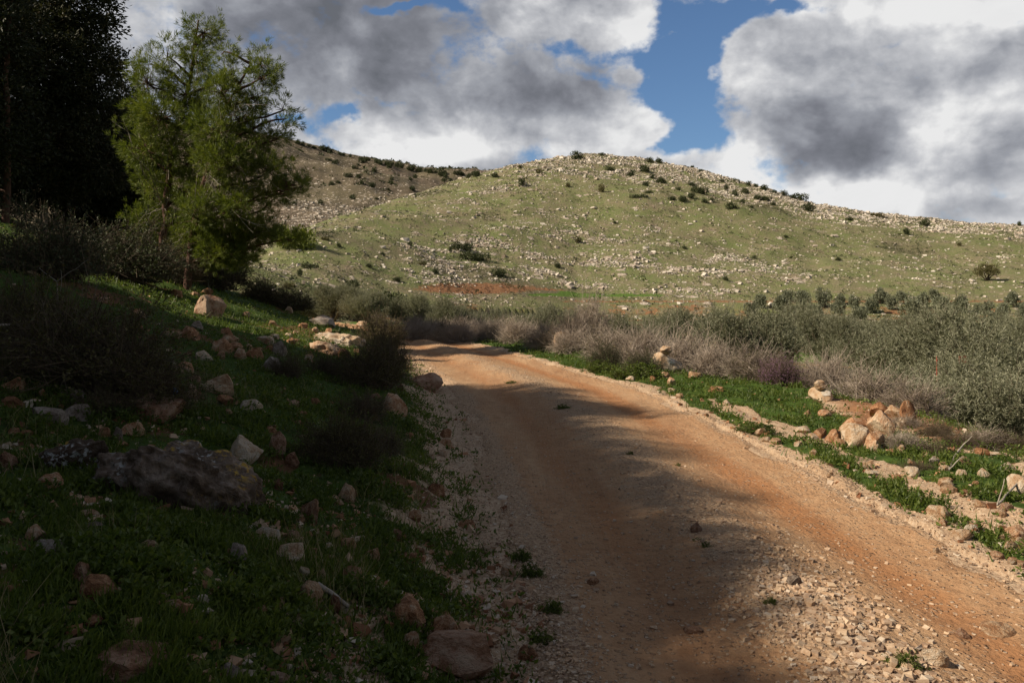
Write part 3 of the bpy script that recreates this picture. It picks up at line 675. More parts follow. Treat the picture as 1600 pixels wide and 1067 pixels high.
GC = 'bushes on the rocky crest of the nearer hill'; GS = 'bushes on the slope of the nearer hill'
bush(902, 250, 28, 12, 'wide dark bush at the very top of the nearer hill', group=GC)
bush(939, 243, 12, 5, 'tiny bush on the skyline right beside the topmost wide bush', group=GC)
bush(1016, 255, 16, 8, 'left bush of the touching pair on the skyline right of the summit', group=GC)
bush(1031, 256, 16, 8, 'right bush of the touching pair on the skyline right of the summit', group=GC)
bush(1010, 270, 22, 13, 'round grey green bush just below the skyline pair', group=GC)
bush(1446, 354, 20, 12, 'dark bush alone on the pale ridge line far right', group=GC)
bush(1267, 331, 21, 12, 'dark round bush where the bushy skyline row ends', group=GC)
bush(1250, 314, 30, 11, 'longest dark clump at the lower end of the skyline row', group=GC)
bush(1145, 328, 28, 10, 'wide flat dark bush lowest among the white rocks', group=GC)
bush(999, 311, 26, 9, 'wide flat bush on the left edge of the white rocks', group=GC)
bush(1094, 303, 25, 12, 'largest round bush in the middle of the white rocks', group=GC)
bush(1594, 354, 9, 7, 'tiny bush on the ridge at the right edge of the view', group=GC)
bush(1417, 367, 14, 10, 'small bush on grass just under the ridge far right', group=GS)
bush(1375, 341, 24, 8, 'brown low shrub spreading on the ridge rocks', 'brown_shrub', GC)
bush(940, 301, 13, 12, 'brownish upright bush beside a pale slab below the summit', 'brown_shrub', GC)
bush(904, 381, 14, 11, 'brown bush beside an orange outcrop in mid slope', 'brown_shrub', GS)
bush(740, 408, 44, 15, 'widest dark bush on the lower slope left of centre', group=GS)
bush(722, 392, 33, 14, 'dark bush directly above the widest lower slope bush', group=GS)
bush(704, 394, 8, 9, 'tiny bush left of the stacked pair on the lower slope', group=GS)
bush(780, 434, 26, 14, 'dark bush nearest above the red soil patch', group=GS)
bush(547, 453, 28, 15, 'grey green bush left of the tall dark shrub at the hill foot', group=GS)
bush(482, 420, 24, 9, 'low dark bush right of the pines, the wider of two', group=GS)
bush(467, 432, 14, 10, 'small round bush right of the pines, the narrower of two', group=GS)
bush(680, 429, 13, 9, 'small green bush between red soil patch and lower slope', group=GS)
bush(639, 384, 9, 7, 'tiny dark bush alone left in mid slope', group=GS)
for (px, py, w, h) in [(955, 268, 20, 8), (988, 276, 16, 9), (1021, 280, 16, 7), (1036, 287, 24, 10), (1009, 291, 14, 8), (1081, 292, 16, 7), (1051, 314, 12, 8), (1067, 316, 18, 10),
                       (1081, 311, 15, 10), (1014, 303, 18, 6), (1103, 319, 14, 8), (1112, 316, 10, 6), (1149, 306, 15, 8), (1136, 298, 8, 8), (1167, 304, 16, 10), (1183, 312, 16, 8),
                       (1198, 314, 16, 8), (1160, 318, 10, 6), (1129, 285, 12, 6), (1060, 298, 10, 6), (1210, 322, 12, 6), (1175, 326, 10, 5)]:
    bush(px, py, w, h, 'small dark bush among the white rocks of the right crest', group='small dark bushes among the white rocks of the right crest')
for (px, py, w, h) in [(1152, 287, 14, 8), (1194, 298, 16, 9), (1171, 291, 12, 7), (1112, 270, 14, 6), (1226, 307, 16, 8), (1182, 293, 10, 6), (1212, 303, 12, 6), (1239, 311, 14, 7), (1096, 268, 8, 4), (1082, 263, 8, 4)]:
    bush(px, py, w, h, 'dark bush in the row along the descending right skyline', group='bushes along the descending right skyline')
for (px, py, w, h) in [(887, 293, 11, 6), (842, 272, 12, 8), (816, 291, 14, 11), (812, 264, 8, 6), (772, 278, 16, 8), (507, 376, 16, 6), (528, 386, 11, 5), (871, 419, 12, 8), (1136, 439, 12, 7), (1363, 338, 12, 5),
                       (1070, 390, 10, 5), (960, 350, 10, 4), (1330, 345, 12, 5), (598, 400, 12, 5), (660, 415, 14, 5), (1230, 372, 10, 5), (1310, 408, 12, 6), (1500, 385, 10, 5), (1180, 405, 12, 5), (575, 418, 12, 6), (450, 452, 20, 9), (620, 440, 16, 7)]:
    bush(px, py, w, h, 'little bush dotted alone on the open green slope', group='little bushes dotted over the open slope', kind=_rr.choice(['shrub', 'shrub', 'brown_shrub']))
for i in range(70):
    r = random.Random(900 + i); px = r.uniform(455, 745); top = np.interp(px, [450, 550, 650, 745], [218, 243, 264, 272]); bot = np.interp(px, [450, 600, 745], [330, 315, 274])
    f = r.random() ** 1.4
    if i < 26: px = 455 + 290 * (i + r.random()) / 26; top = np.interp(px, [450, 550, 650, 745], [218, 243, 264, 272]); f = .02; bot = top + 60
    w = r.uniform(7, 15); bush(px, top + 3 + f * (bot - top), w, w * r.uniform(.45, .65), 'dark round bush on the skyline of the far hill' if i < 26 else 'dark round bush on the brown face of the far hill',
         group='bushes on the far hill skyline' if i < 26 else 'bushes on the far hill face')
def lone_tree():
    x, y, z = hit(1543, 439); s = y / F; rt = empty('slope_tree', (x, y, z)); tag(rt, 'solitary small spreading tree on the green slope at far right', 'tree')
    mb = MB(); rng = np.random.default_rng(77)
    for a in ((-6, 14), (5, 15), (1, 18), (-11, 12), (12, 14)): limb(mb, (0, 0, -.1), (a[0] * s, rng.uniform(-4, 4) * s, a[1] * s), 1.3 * s, .4 * s, rng)
    mb.build('trunk', M['dark_twig'], rt)
    bl = [(c[0] * s, rng.uniform(-6, 6) * s, c[1] * s, c[2] * s, c[2] * s, c[3] * s) for c in [(-12, 15, 8, 6), (-3, 20, 10, 7), (9, 19, 9, 6), (14, 13, 6, 5), (-15, 11, 5, 4), (2, 14, 9, 5)]]
    P, d, k = fill(bl, 2600, rng, .4); mb = MB(); leaf_quads(mb, P, d + rng.normal(size=d.shape) * .6, .32, .16, rng); mb.build('crown', M['brown_shrub'], rt)
lone_tree()

# young orchard trees far across the field, each a crown on a short trunk
def orchard_tree(px, py, w, h, label, group='young olive trees across the far field'):
    x, y, z = hit(px, py); s = y / F; rt = empty('young_olive_tree', (x, y, z)); tag(rt, label, 'tree', group)
    mb = MB(); tube(mb, [(0, 0, -.1), (.05, 0, h * s * .3), (0, .05, h * s * .6)], [.14, .1, .07], 6); mb.build('trunk', M['dark_twig'], rt)
    o = bpy.data.objects.new('crown', _rr.choice(UB['orchard'])); COL.objects.link(o); o.parent = rt
    o.location = (0, 0, h * s * .08); o.scale = (w * s * .52, w * s * .5, h * s * 1.0); o.rotation_euler = (0, 0, _rr.uniform(0, 6))
orch = [(1217, 486, 32, 24), (1229, 471, 26, 17), (1256, 482, 29, 24), (1289, 480, 29, 25), (1311, 476, 20, 14), (1336, 482, 21, 17), (1190, 481, 24, 18), (1175, 494, 25, 22),
        (1375, 475, 24, 21), (1361, 489, 24, 23), (1394, 484, 22, 20), (1412, 476, 23, 18), (1444, 482, 27, 20), (1462, 470, 22, 18), (1476, 493, 35, 26), (1503, 489, 27, 24),
        (1430, 503, 45, 30), (1436, 524, 32, 22), (1537, 492, 29, 17), (1584, 480, 27, 19), (1569, 492, 24, 15), (1560, 512, 38, 25), (1312, 493, 31, 18), (1345, 500, 28, 20), (1597, 495, 20, 18), (1275, 494, 26, 16), (1240, 498, 26, 18)]
_ol = {0: 'young round olive tree nearest the white rocks at the left of the far row', 3: 'dark young olive tree with the squarest crown in the far row', 13: 'highest young olive tree against the green slope',
       16: 'biggest young olive tree beside the bare orange soil', 17: 'young olive tree just below the bare orange soil', 21: 'wide young olive tree at the right behind the big olives', 19: 'young olive tree highest at the right edge'}
for i, (px, py, w, h) in enumerate(orch):
    orchard_tree(px, py, w, h, _ol.get(i, 'young grey green olive tree in the far field rows'))
for (px, py, w, h), wd in zip([(1372, 556, 26, 13), (1398, 552, 24, 14), (1345, 562, 24, 11), (1408, 566, 20, 10)], ('second', 'third', 'first', 'fourth')):
    bush(px, py, w, h, wd + ' low bluish shrub from the left in the gap between big olives', 'orchard', 'low bluish shrubs between the olives')

# ---------------------------------------------------------------- trees on the left bank
def P3(px, py, Y, dy=0.0):
    y = Y + dy; return np.array([(px - CX) / F * Y, y, CAMZ + (HY - py) / F * Y])
def clumps(blobs, K, rs, per, rng, stretch=1.5, shell=.35):
    """tuft centres grouped in small sprays so the outline is ragged and the sky shows through"""
    C, D, k = fill(blobs, K, rng, shell); j = np.repeat(np.arange(K), per)
    o = rng.normal(size=(len(j), 3)) * rs * .5; t = rng.random(len(j))[:, None]
    dirn = D[j] + np.array([0, 0, .55]); P = C[j] + o + dirn * t * rs * stretch
    out = dirn + o / rs * 1.3; return P, out, C, k
def pine(basepx, Y, trunk, blobs, label, seed, K=330, dead=0, lean=0.0):
    rng = np.random.default_rng(seed); b = P3(trunk[0][0], trunk[0][1], Y); gz = float(H(b[0], b[1])); base = np.array([b[0], b[1], gz - .05])
    rt = empty('pine_tree', tuple(base)); tag(rt, label, 'tree', 'pine trees beside the dark evergreens')
    tp = np.array([P3(p[0], p[1], Y, p[2] if len(p) > 2 else 0) for p in trunk]) - base; tp[0] = (0, 0, -.1)
    ti = np.linspace(0, 1, 24); tt = np.linspace(0, 1, len(tp)); tp = np.stack([np.interp(ti, tt, tp[:, i]) for i in range(3)], 1); tp[1:-1] += rng.normal(size=(22, 3)) * .02
    mb = MB(); tube(mb, tp, np.linspace(.12, .025, 24), 10)
    B = [tuple(P3(p[0], p[1], Y, p[4]) - base) + (p[2] * Y / F, p[5], p[3] * Y / F) for p in blobs]
    P, out, C, k = clumps(B, K, .18, 9, rng)
    cen = [np.array(q[:3]) for q in B]
    for q in cen:       # one limb per bough, rising from the trunk below it
        h = q[2] - .35 * np.linalg.norm(q[:2] - tp[np.argmin(np.abs(tp[:, 2] - q[2])), :2]) - .15; i = int(np.argmin(np.abs(tp[:, 2] - max(h, .8))))
        limb(mb, tp[i], q, .055, .02, rng, .10, 7, 6)
    for j in range(K):
        a = cen[k[j]]; st = a + (C[j] - a) * .05; limb(mb, st, C[j], .014, .005, rng, .18, 5, 4)
    mb.build('trunk', M['pine_bark'], rt, smooth=True)
    nd = MB(); m = 14; j = np.repeat(np.arange(len(P)), m)
    D = out[j] / np.linalg.norm(out[j], axis=1, keepdims=True) + rng.normal(size=(len(j), 3)) * .42
    leaf_quads(nd, P[j] + rng.normal(size=(len(j), 3)) * .025, D, rng.uniform(.10, .19, len(j)), .014, rng)
    nd.build('crown', M['needles'], rt)
    if dead:
        db = MB()
        for i in range(dead):
            q = cen[rng.integers(len(cen))]; i0 = int(rng.integers(4, 17)); a = tp[i0]; e = a + (q - a) * rng.uniform(.35, .85) + rng.normal(size=3) * .35 + np.array([0, -.5, -.2])
            pth = limb(db, a, e, .018, .006, rng, .16, 8, 5)
            for s_ in range(7):
                c0 = pth[rng.integers(3, 8)]; limb(db, c0, c0 + (e - a) * .16 + rng.normal(size=3) * .16, .007, .003, rng, .2, 4, 4)
        db.build('dead_branches', M['grey_bark'], rt)
    return rt
pine(255, 24.5, [(252, 425), (258, 330), (268, 250, -.1), (285, 170, .1), (298, 95, .2), (308, 30, .1)],
     [(318, 52, 24, 24, .0, .5), (300, 95, 20, 22, .3, .5), (262, 90, 14, 24, .0, .4), (228, 100, 9, 22, .2, .3), (238, 135, 22, 26, -.3, .6), (285, 145, 28, 26, .3, .8), (325, 60, 18, 10, -.2, .4),
      (222, 180, 16, 26, .2, .5), (262, 190, 36, 30, -.4, .9), (310, 185, 26, 24, .4, .8), (240, 240, 30, 24, -.5, .9), (295, 245, 34, 26, .3, .9), (232, 300, 24, 22, .2, .8), (285, 300, 30, 22, .2, .8), (255, 345, 34, 18, .7, .7), (330, 130, 16, 12, .2, .4), (222, 350, 26, 26, .6, .9), (240, 395, 30, 20, .9, .8), (285, 385, 30, 24, .8, .9), (215, 240, 14, 30, .4, .5)],
     'taller pine with a narrow pointed top against the grey cloud', 3, K=640, dead=16)
pine(305, 23.5, [(292, 428), (303, 350), (318, 280, .1), (338, 210, .1), (362, 150), (392, 100)],
     [(405, 100, 20, 14, .1, .4), (412, 125, 18, 20, -.2, .5), (398, 150, 20, 16, .2, .5), (360, 115, 14, 16, .1, .4), (348, 80, 7, 9, .1, .2), (352, 150, 22, 22, -.3, .7), (372, 185, 26, 18, .2, .7), (345, 215, 30, 24, -.4, .8),
      (392, 215, 26, 18, .3, .6), (440, 170, 13, 12, .1, .3), (447, 195, 14, 12, -.1, .3), (430, 218, 24, 14, .0, .5), (365, 262, 36, 22, -.5, .9), (415, 265, 32, 20, .2, .7), (450, 290, 24, 14, .0, .5), (340, 310, 30, 20, .3, .8),
      (385, 320, 32, 20, -.4, .8), (425, 305, 26, 14, .0, .6), (470, 297, 9, 8, .0, .2), (350, 365, 38, 20, .3, .8), (395, 360, 26, 20, .2, .7), (330, 400, 32, 14, .6, .7), (372, 395, 24, 16, .3, .6), (415, 365, 22, 9, .2, .4), (452, 375, 16, 8, .0, .3), (300, 375, 26, 26, .6, .9), (345, 395, 34, 18, -.2, .6), (320, 345, 26, 22, -.5, .6)],
     'leaning pine with bare grey twigs and drooping boughs, nearest the open slope', 4, K=820, dead=44)

def leafy(px, Y, trunk_w, blobs, label, seed, K, per, leaf, group='dark evergreen trees at the left edge', base_py=None, name='evergreen_tree', bark_='pale_bark', droop=-.25):
    rng = np.random.default_rng(seed); x = (px - CX) / F * Y; z = float(H(x, Y)); base = np.array([x, Y, z]); rt = empty(name, tuple(base)); tag(rt, label, 'tree', group)
    B = [tuple(P3(p[0], p[1], Y, p[4]) - base) + (p[2] * Y / F, p[5], p[3] * Y / F) for p in blobs]; top = max(q[2] for q in B)
    mb = MB(); tp = limb(mb, (0, 0, -.15), (rng.uniform(-.3, .3), .2, top), trunk_w, .04, rng, .02, 16, 10)
    for q in B:
        i = int(np.argmin(np.abs(tp[:, 2] - max(q[2] - .6, 1.2)))); limb(mb, tp[i], q[:3], .07, .02, rng, .08, 7, 6)
    P, out, C, k = clumps(B, K, .26, per, rng, 1.0, .3)
    for j in range(0, K, 2):
        a = np.array(B[k[j]][:3]); limb(mb, a, C[j], .016, .006, rng, .15, 4, 4)
    mb.build('trunk', M[bark_], rt, smooth=True)
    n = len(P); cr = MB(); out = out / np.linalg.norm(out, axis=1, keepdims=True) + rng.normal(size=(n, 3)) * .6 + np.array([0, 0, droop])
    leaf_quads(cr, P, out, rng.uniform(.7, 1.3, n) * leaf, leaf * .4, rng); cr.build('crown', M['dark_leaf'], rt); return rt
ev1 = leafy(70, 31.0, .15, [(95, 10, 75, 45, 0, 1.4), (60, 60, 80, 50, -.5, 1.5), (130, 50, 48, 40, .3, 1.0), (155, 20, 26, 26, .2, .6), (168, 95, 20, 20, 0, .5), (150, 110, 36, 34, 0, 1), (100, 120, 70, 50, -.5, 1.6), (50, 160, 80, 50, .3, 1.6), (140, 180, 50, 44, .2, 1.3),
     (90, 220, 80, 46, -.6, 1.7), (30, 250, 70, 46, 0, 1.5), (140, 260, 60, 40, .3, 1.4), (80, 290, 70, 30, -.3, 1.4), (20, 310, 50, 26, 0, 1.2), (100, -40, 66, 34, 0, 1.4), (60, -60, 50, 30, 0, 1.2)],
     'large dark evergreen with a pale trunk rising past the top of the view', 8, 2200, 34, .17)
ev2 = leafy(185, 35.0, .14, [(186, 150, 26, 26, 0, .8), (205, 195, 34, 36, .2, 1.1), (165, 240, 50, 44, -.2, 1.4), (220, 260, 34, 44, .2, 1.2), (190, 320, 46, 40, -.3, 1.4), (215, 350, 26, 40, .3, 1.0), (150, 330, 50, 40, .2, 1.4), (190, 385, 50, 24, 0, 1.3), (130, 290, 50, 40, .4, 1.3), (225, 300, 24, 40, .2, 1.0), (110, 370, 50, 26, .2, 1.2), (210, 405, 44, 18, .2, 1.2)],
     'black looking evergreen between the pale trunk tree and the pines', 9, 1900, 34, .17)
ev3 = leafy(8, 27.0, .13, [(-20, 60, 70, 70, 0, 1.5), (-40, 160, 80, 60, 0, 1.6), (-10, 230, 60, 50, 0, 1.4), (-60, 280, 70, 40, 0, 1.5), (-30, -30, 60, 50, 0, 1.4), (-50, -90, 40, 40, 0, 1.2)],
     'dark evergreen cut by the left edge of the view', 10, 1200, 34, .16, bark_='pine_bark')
# same trees go on unseen along the bank; more rows added to deepen shade
SHADE = [(-12.8, 9.0, .72, 1.0), (-12.2, 6.8, .60, 2.2), (-11.9, 3.6, .70, 4.0), (-11.9, .9, .64, 5.1), (-11.8, -1.4, .70, 2.1), (-11.8, -4.0, .68, .4), (-12.0, -7.0, .68, 2.9), (-8.0, -6.0, .46, .4), (-8.5, -2.5, .40, 1.9), (-8.6, .8, .40, 2.5), (-9.4, 4.2, .42, .5), (-10.2, 6.4, .40, .5),
         (-15.8, 9.6, .80, 1.7), (-15.6, 7.4, .78, 3.3), (-15.5, 5.0, .82, 2.0), (-15.4, 2.6, .84, 6.0), (-15.4, .2, .80, .9), (-15.6, -2.2, .88, 2.4), (-15.7, -4.6, .86, 4.9), (-16.2, -7.2, .86, 3.9),
         (-19.5, 8.6, .96, 1.0), (-19.4, 6.0, .92, 4.0), (-19.5, 3.4, 1.0, 2.2), (-19.5, .8, .98, 3.0), (-19.6, -1.8, 1.02, 1.1), (-19.5, -4.6, 1.0, 2.0), (-19.6, -7.6, 1.0, 5.0),
         (-24.0, 7.0, 1.2, 1.0), (-24.0, 3.0, 1.2, 2.0), (-24.0, -1.0, 1.24, 4.0), (-24.0, -5.0, 1.24, 3.2), (-24.0, -9.5, 1.24, .2),
         (-24.5, 27.5, .9, 3.1), (-27.0, 31.0, 1.0, .3), (-23.0, 32.0, .9, 2.3), (-5.0, -9.5, .5, 2.2), (-1.0, -11.5, .55, .3), (3.5, -12.5, .6, 4.1), (-9.5, -11.0, .7, 1.1)]
def crown_reach(tree, x, y, rz, sc):
    """where the tree's shadow tip falls on the track, used to scale each unseen tree to a chosen shadow edge"""
    me = [c for c in tree.children if c.name.startswith('crown')][0].data; v = np.empty(len(me.vertices) * 3, np.float32); me.vertices.foreach_get('co', v); v = v.reshape(-1, 3)[::40] * sc
    X = v[:, 0] * math.cos(rz) - v[:, 1] * math.sin(rz) + x; Z = v[:, 2] + float(H(x, y)); return float(np.percentile(X - Z * SUNV.x / SUNV.z, 99.5))
for i, (x, y, sc, rz) in enumerate(SHADE):
    if x < -8 and -10 < y < 10.5:
        ys = y + (1.2 - x) * .268; edge = float(np.interp(ys, [3, 4.3, 4.9, 5.5, 6.2, 7.5, 9.3, 11.5, 13.2, 14.4, 15.5], [1.45, 1.5, 1.1, .4, 1.1, 1.5, .7, 1.1, 1.9, .5, -.6]))
        if x > -11: edge -= 2.5
        lo, hi = .2, 1.8
        for _ in range(14):
            sc = (lo + hi) / 2
            if crown_reach(ev1 if i % 3 else ev3, x, y, rz, sc) > edge: hi = sc
            else: lo = sc
    o = copy_tree(ev1 if i % 3 else ev3); o.location = (x, y, float(H(x, y)) - .1); o.rotation_euler = (0, 0, rz); o.scale = (sc, sc, sc)
    tag(o, 'dark evergreen outside the view, placed for its shade', 'tree', 'evergreens outside the view, placed for their shade')

# ---------------------------------------------------------------- olives
def olive_meshes(seed, Rr=1.7, Ht=3.4, shoots=3600):
    rng = np.random.default_rng(seed); bl = []
    for i in range(9):
        a = i * 2.4 + rng.uniform(-.4, .4); r = Rr * (.15 + .5 * (i % 3) / 2) ; s = rng.uniform(.55, .8)
        bl.append((math.cos(a) * r, math.sin(a) * r, Ht * rng.uniform(.30, .76), s, s, s * 1.0))
    tm = MB()
    for i in range(4):
        q = bl[i * 2]; limb(tm, (rng.uniform(-.12, .12), rng.uniform(-.12, .12), -.15), q[:3], .11, .04, rng, .12, 8, 7)
    for q in bl: limb(tm, (0, 0, Ht * .25), q[:3], .06, .02, rng, .12, 7, 6)
    C, D, k = fill(bl, shoots, rng, .25)
    d = D * .55 + rng.normal(size=D.shape) * .28 + np.array([0, 0, .75]); d /= np.linalg.norm(d, axis=1, keepdims=True); Ls = rng.uniform(.2, .5, shoots)
    prisms(tm, C[::3], (C + d * Ls[:, None])[::3], .006, .003)
    lm = MB(); per = 17; j = np.repeat(np.arange(shoots), per); t = np.tile(np.linspace(.05, 1, per), shoots)
    P = C[j] + d[j] * (t * Ls[j])[:, None]; dd = d[j] * .9 + rng.normal(size=(len(j), 3)) * .55
    leaf_quads(lm, P, dd, rng.uniform(.07, .115, len(j)), .018, rng)
    return tm.mesh('trunk', M['dark_twig'], True), lm.mesh('crown', M['olive'])
OM = [olive_meshes(70 + i) for i in range(3)]
def olive(px, Y, w, h, label, group='mature olive trees beside the track', k=None):
    """w, h in metres"""
    x, y, z = atY(px, Y); rt = empty('olive_tree', (x, y, z), _rr.uniform(0, 6.28)); tag(rt, label, 'tree', group)
    k = _rr.randrange(3) if k is None else k
    for nm, me in zip(('trunk', 'crown'), OM[k]):
        o = bpy.data.objects.new(nm, me); COL.objects.link(o); o.parent = rt
    rt.scale = (w / 3.6, w / 3.6, h / 3.5); return rt
olive(985, 40, 3.8, 4.0, 'bushy olive tree rising above the dry brush near the centre', k=0)
olive(1065, 42, 4.6, 3.7, 'low olive tree between the two taller ones right of centre')
olive(1145, 29, 4.6, 3.8, 'broad olive tree directly behind the dry brush and first painted boulder', k=1)
olive(1232, 43, 4.8, 4.1, 'olive tree shading a dark hollow under its crown', k=2)
olive(1305, 40, 4.6, 4.1, 'olive tree right of the one with the dark hollow')
olive(1362, 36, 4.4, 3.9, 'olive tree with a silvery top beside the orange soil gap', k=0)
olive(1460, 26, 4.8, 3.9, 'big silvery olive tree behind the rusty post', k=1)
olive(1550, 19, 4.4, 3.7, 'large olive tree filling the right edge of the view', k=2)
olive(1640, 16, 3.6, 3.3, 'olive tree cut off by the right edge', k=0)
olive(1320, 22, 3.0, 2.0, 'low olive tree behind the second painted boulder', k=1)
olive(1410, 17, 3.4, 2.3, 'low olive tree behind the tumbled orange rocks', k=2)
olive(1510, 14.5, 3.4, 2.5, 'low front olive tree above the red soil slope', k=0)
for px, Y, w, h in [(520, 62, 4, 3.1), (575, 58, 4, 3.1), (640, 60, 4.2, 3.6), (700, 57, 4.2, 3.8), (750, 60, 4.4, 4.0), (805, 56, 4.4, 3.9), (860, 60, 4.4, 3.8), (915, 53, 4.2, 3.8), (1025, 60, 4.2, 3.6), (1110, 62, 4.6, 3.6), (470, 64, 4, 2.6)]:
    olive(px, Y, w, h, 'olive tree in the grey green row behind the long dry brush', 'olive trees in the row behind the dry brush')
for px, Y, w, h in [(1190, 75, 4.2, 2.9), (1250, 80, 4.2, 3), (1400, 70, 4.2, 3.0), (1490, 55, 4.4, 3.2), (1560, 48, 4.6, 3.4), (1610, 36, 4.4, 3.5), (1330, 72, 4, 2.6)]:
    olive(px, Y, w, h, 'olive tree half hidden behind the big right hand olives', 'half hidden olive trees on the right')

# ---------------------------------------------------------------- brush and shrubs
def brush_meshes(seed, w, h, stems, twigs, leaves, leafsize, tw, lf, spread=.28, rad=.006):
    """an upright many-stemmed shrub w across and h tall, with branching twigs and optional leaves"""
    rng = np.random.default_rng(seed); a = rng.random(stems) * 6.283; r = np.sqrt(rng.random(stems)) * spread * w
    A0 = np.stack([np.cos(a) * r, np.sin(a) * r, np.full(stems, -.03)], 1)
    d = rdir(stems, rng); d[:, 2] = np.abs(d[:, 2]) * .8 + .1; q = rng.uniform(.55, 1.05, stems)[:, None]; hh = h * (1 + .45 * perlin(d[:, 0] * 2.6 + seed, d[:, 1] * 2.6) + .12 * rng.normal(size=stems))
    Tp = d / np.linalg.norm(d, axis=1, keepdims=True) * q * np.stack([np.full(stems, w / 2), np.full(stems, w / 2), hh], 1)
    mid = A0 * .5 + Tp * .5 + rng.normal(size=A0.shape) * .05 * w; mid[:, 2] += .10 * h
    mb = MB(); prisms(mb, A0, mid, rad * 1.5, rad); prisms(mb, mid, Tp, rad, rad * .5)
    i = rng.integers(0, stems, twigs); t = rng.random(twigs)[:, None]
    S = np.where(t < .35, A0[i] + (mid[i] - A0[i]) * (t / .35 * .6 + .4), mid[i] + (Tp[i] - mid[i]) * ((t - .35) / .65)); dd = (Tp[i] - A0[i]); dd /= np.linalg.norm(dd, axis=1, keepdims=True)
    dd = dd + rng.normal(size=dd.shape) * .6; Lt = rng.uniform(.10, .30, twigs)[:, None] * h; E = S + dd * Lt; E[:, 2] = np.maximum(E[:, 2], .02)
    prisms(mb, S, E, rad * .6, rad * .3)
    i2 = rng.integers(0, twigs, twigs); S2 = S[i2] + (E - S)[i2] * rng.random((twigs, 1)); E2 = S2 + (dd[i2] + rng.normal(size=dd.shape) * .7) * Lt[i2] * .5; prisms(mb, S2, E2, rad * .45, rad * .25)
    out = [('branches', mb.mesh('branches', M[tw]))]
    if leaves:
        i = rng.integers(0, twigs, leaves); u = rng.random((leaves, 1)); P = E2[i] + (S2[i] - E2[i]) * u + rng.normal(size=(leaves, 3)) * .012
        lm = MB(); leaf_quads(lm, P, rng.normal(size=(leaves, 3)) + np.array([0, 0, .8]), rng.uniform(.6, 1.3, leaves) * leafsize, leafsize * .5, rng)
        out.append(('foliage', lm.mesh('foliage', M[lf])))
    return out
BR = {'grey': [brush_meshes(200 + i, 2.2, 1.2, 190, 2300, 700, .05, 'twig', 'straw', .38, .0095) for i in range(3)],
      'greyleaf': [brush_meshes(210 + i, 2.0, 1.2, 170, 2000, 4500, .045, 'twig', 'brown_shrub', .35, .009) for i in range(2)],
      'purple': [brush_meshes(220, 1.4, .7, 200, 3000, 9000, .025, 'dark_twig', 'purple', .3, .004)],
      'thorn': [brush_meshes(230 + i, 1.6, .9, 150, 2300, 9500, .038, 'dark_twig', 'brown_shrub', .32, .0048) for i in range(2)],
      'thin': [brush_meshes(240 + i, 1.2, .7, 110, 1500, 1800, .028, 'dark_twig', 'brown_shrub', .34, .0042) for i in range(2)],
      'green': [brush_meshes(250 + i, 1.4, .8, 200, 2400, 14000, .035, 'dark_twig', 'shrub', .3, .004) for i in range(2)],
      'lush': [brush_meshes(260, 1.0, .4, 120, 900, 5000, .05, 'dark_twig', 'weed', .3, .003)]}
def shrub(kind, px, py, w, h, label, group=None, Y=None, name='shrub', depth=.8, cat='shrub'):
    """shrub whose foot is seen at (px, py) or stands at depth Y; w, h in photo pixels"""
    x, y, z = hit(px, py) if Y is None else atY(px, Y)
    s = y / F; i = _rr.randrange(len(BR[kind])); parts = BR[kind][i]; co = {'grey': (2.2, 1.2), 'greyleaf': (2.0, 1.2), 'purple': (1.4, .7), 'thorn': (1.6, .9), 'thin': (1.2, .7), 'green': (1.4, .8), 'lush': (1.0, .4)}[kind]
    rt = empty(name, (x, y + w * s * .3 * depth, z - .02), _rr.choice([0, math.pi]) + _rr.uniform(-.4, .4)); tag(rt, label, cat, group)
    for nm, me in parts:
        o = bpy.data.objects.new(nm, me); COL.objects.link(o); o.parent = rt
    rt.scale = (w * s / co[0], w * s / co[0] * depth, h * s / co[1]); return rt
GB = 'dry grey brush in the long hedge beyond the track'
for i in range(30):
    r = random.Random(300 + i); px = 590 + 300 * (i % 15) / 14 + r.uniform(-8, 8); Y = (34 if i < 15 else 29) + (2 if px < 680 else 0) - max(0, px - 760) * .04 + r.uniform(-1, 1)
    x = (px - CX) / F * Y
    if x < Rf(Y) + 1.3: Y = min(Y + 3, 38)
    w = r.uniform(50, 78); shrub('grey' if i % 4 else 'greyleaf', px, 0, w * 30 / Y, r.uniform(24, 38) * 30 / Y, 'dry leafless grey shrub in the long hedge beyond the track', GB, Y=Y, name='dry_shrub')
shrub('grey', 925, 0, 80, 80, 'tall thin dry shrub sticking up above the hedge', Y=25, name='dry_shrub')
shrub('grey', 893, 0, 70, 56, 'dry shrub behind the orange rock half buried in brush', Y=25, name='dry_shrub')
shrub('greyleaf', 960, 0, 105, 54, 'tangled dry shrub with a forked pale branch left of first painted boulder', Y=21, name='dry_shrub')
shrub('grey', 1010, 0, 110, 58, 'dense dry shrub immediately behind first painted boulder', Y=20.5, name='dry_shrub')
shrub('grey', 1080, 0, 120, 66, 'widest dry grey shrub right of first painted boulder', Y=18.5, name='dry_shrub')
shrub('grey', 1125, 0, 100, 56, 'dry grey shrub sloping down right of the widest one', Y=16.5, name='dry_shrub')
shrub('grey', 1040, 0, 110, 60, 'dry shrub at the back between boulder and broad olive', Y=23.5, name='dry_shrub')
shrub('greyleaf', 1185, 0, 100, 58, 'brown and grey shrub left of the purple one', Y=15.5, name='dry_shrub')
shrub('purple', 1226, 0, 76, 46, 'low shrub with purplish flowers left of the second painted boulder', Y=14.6, name='flowering_shrub')
shrub('grey', 1300, 0, 105, 62, 'dry brown shrub behind the second painted boulder', Y=14.4, name='dry_shrub')
shrub('greyleaf', 1372, 0, 115, 66, 'dry brown shrub directly above the tumbled orange rocks', Y=13.6, name='dry_shrub')
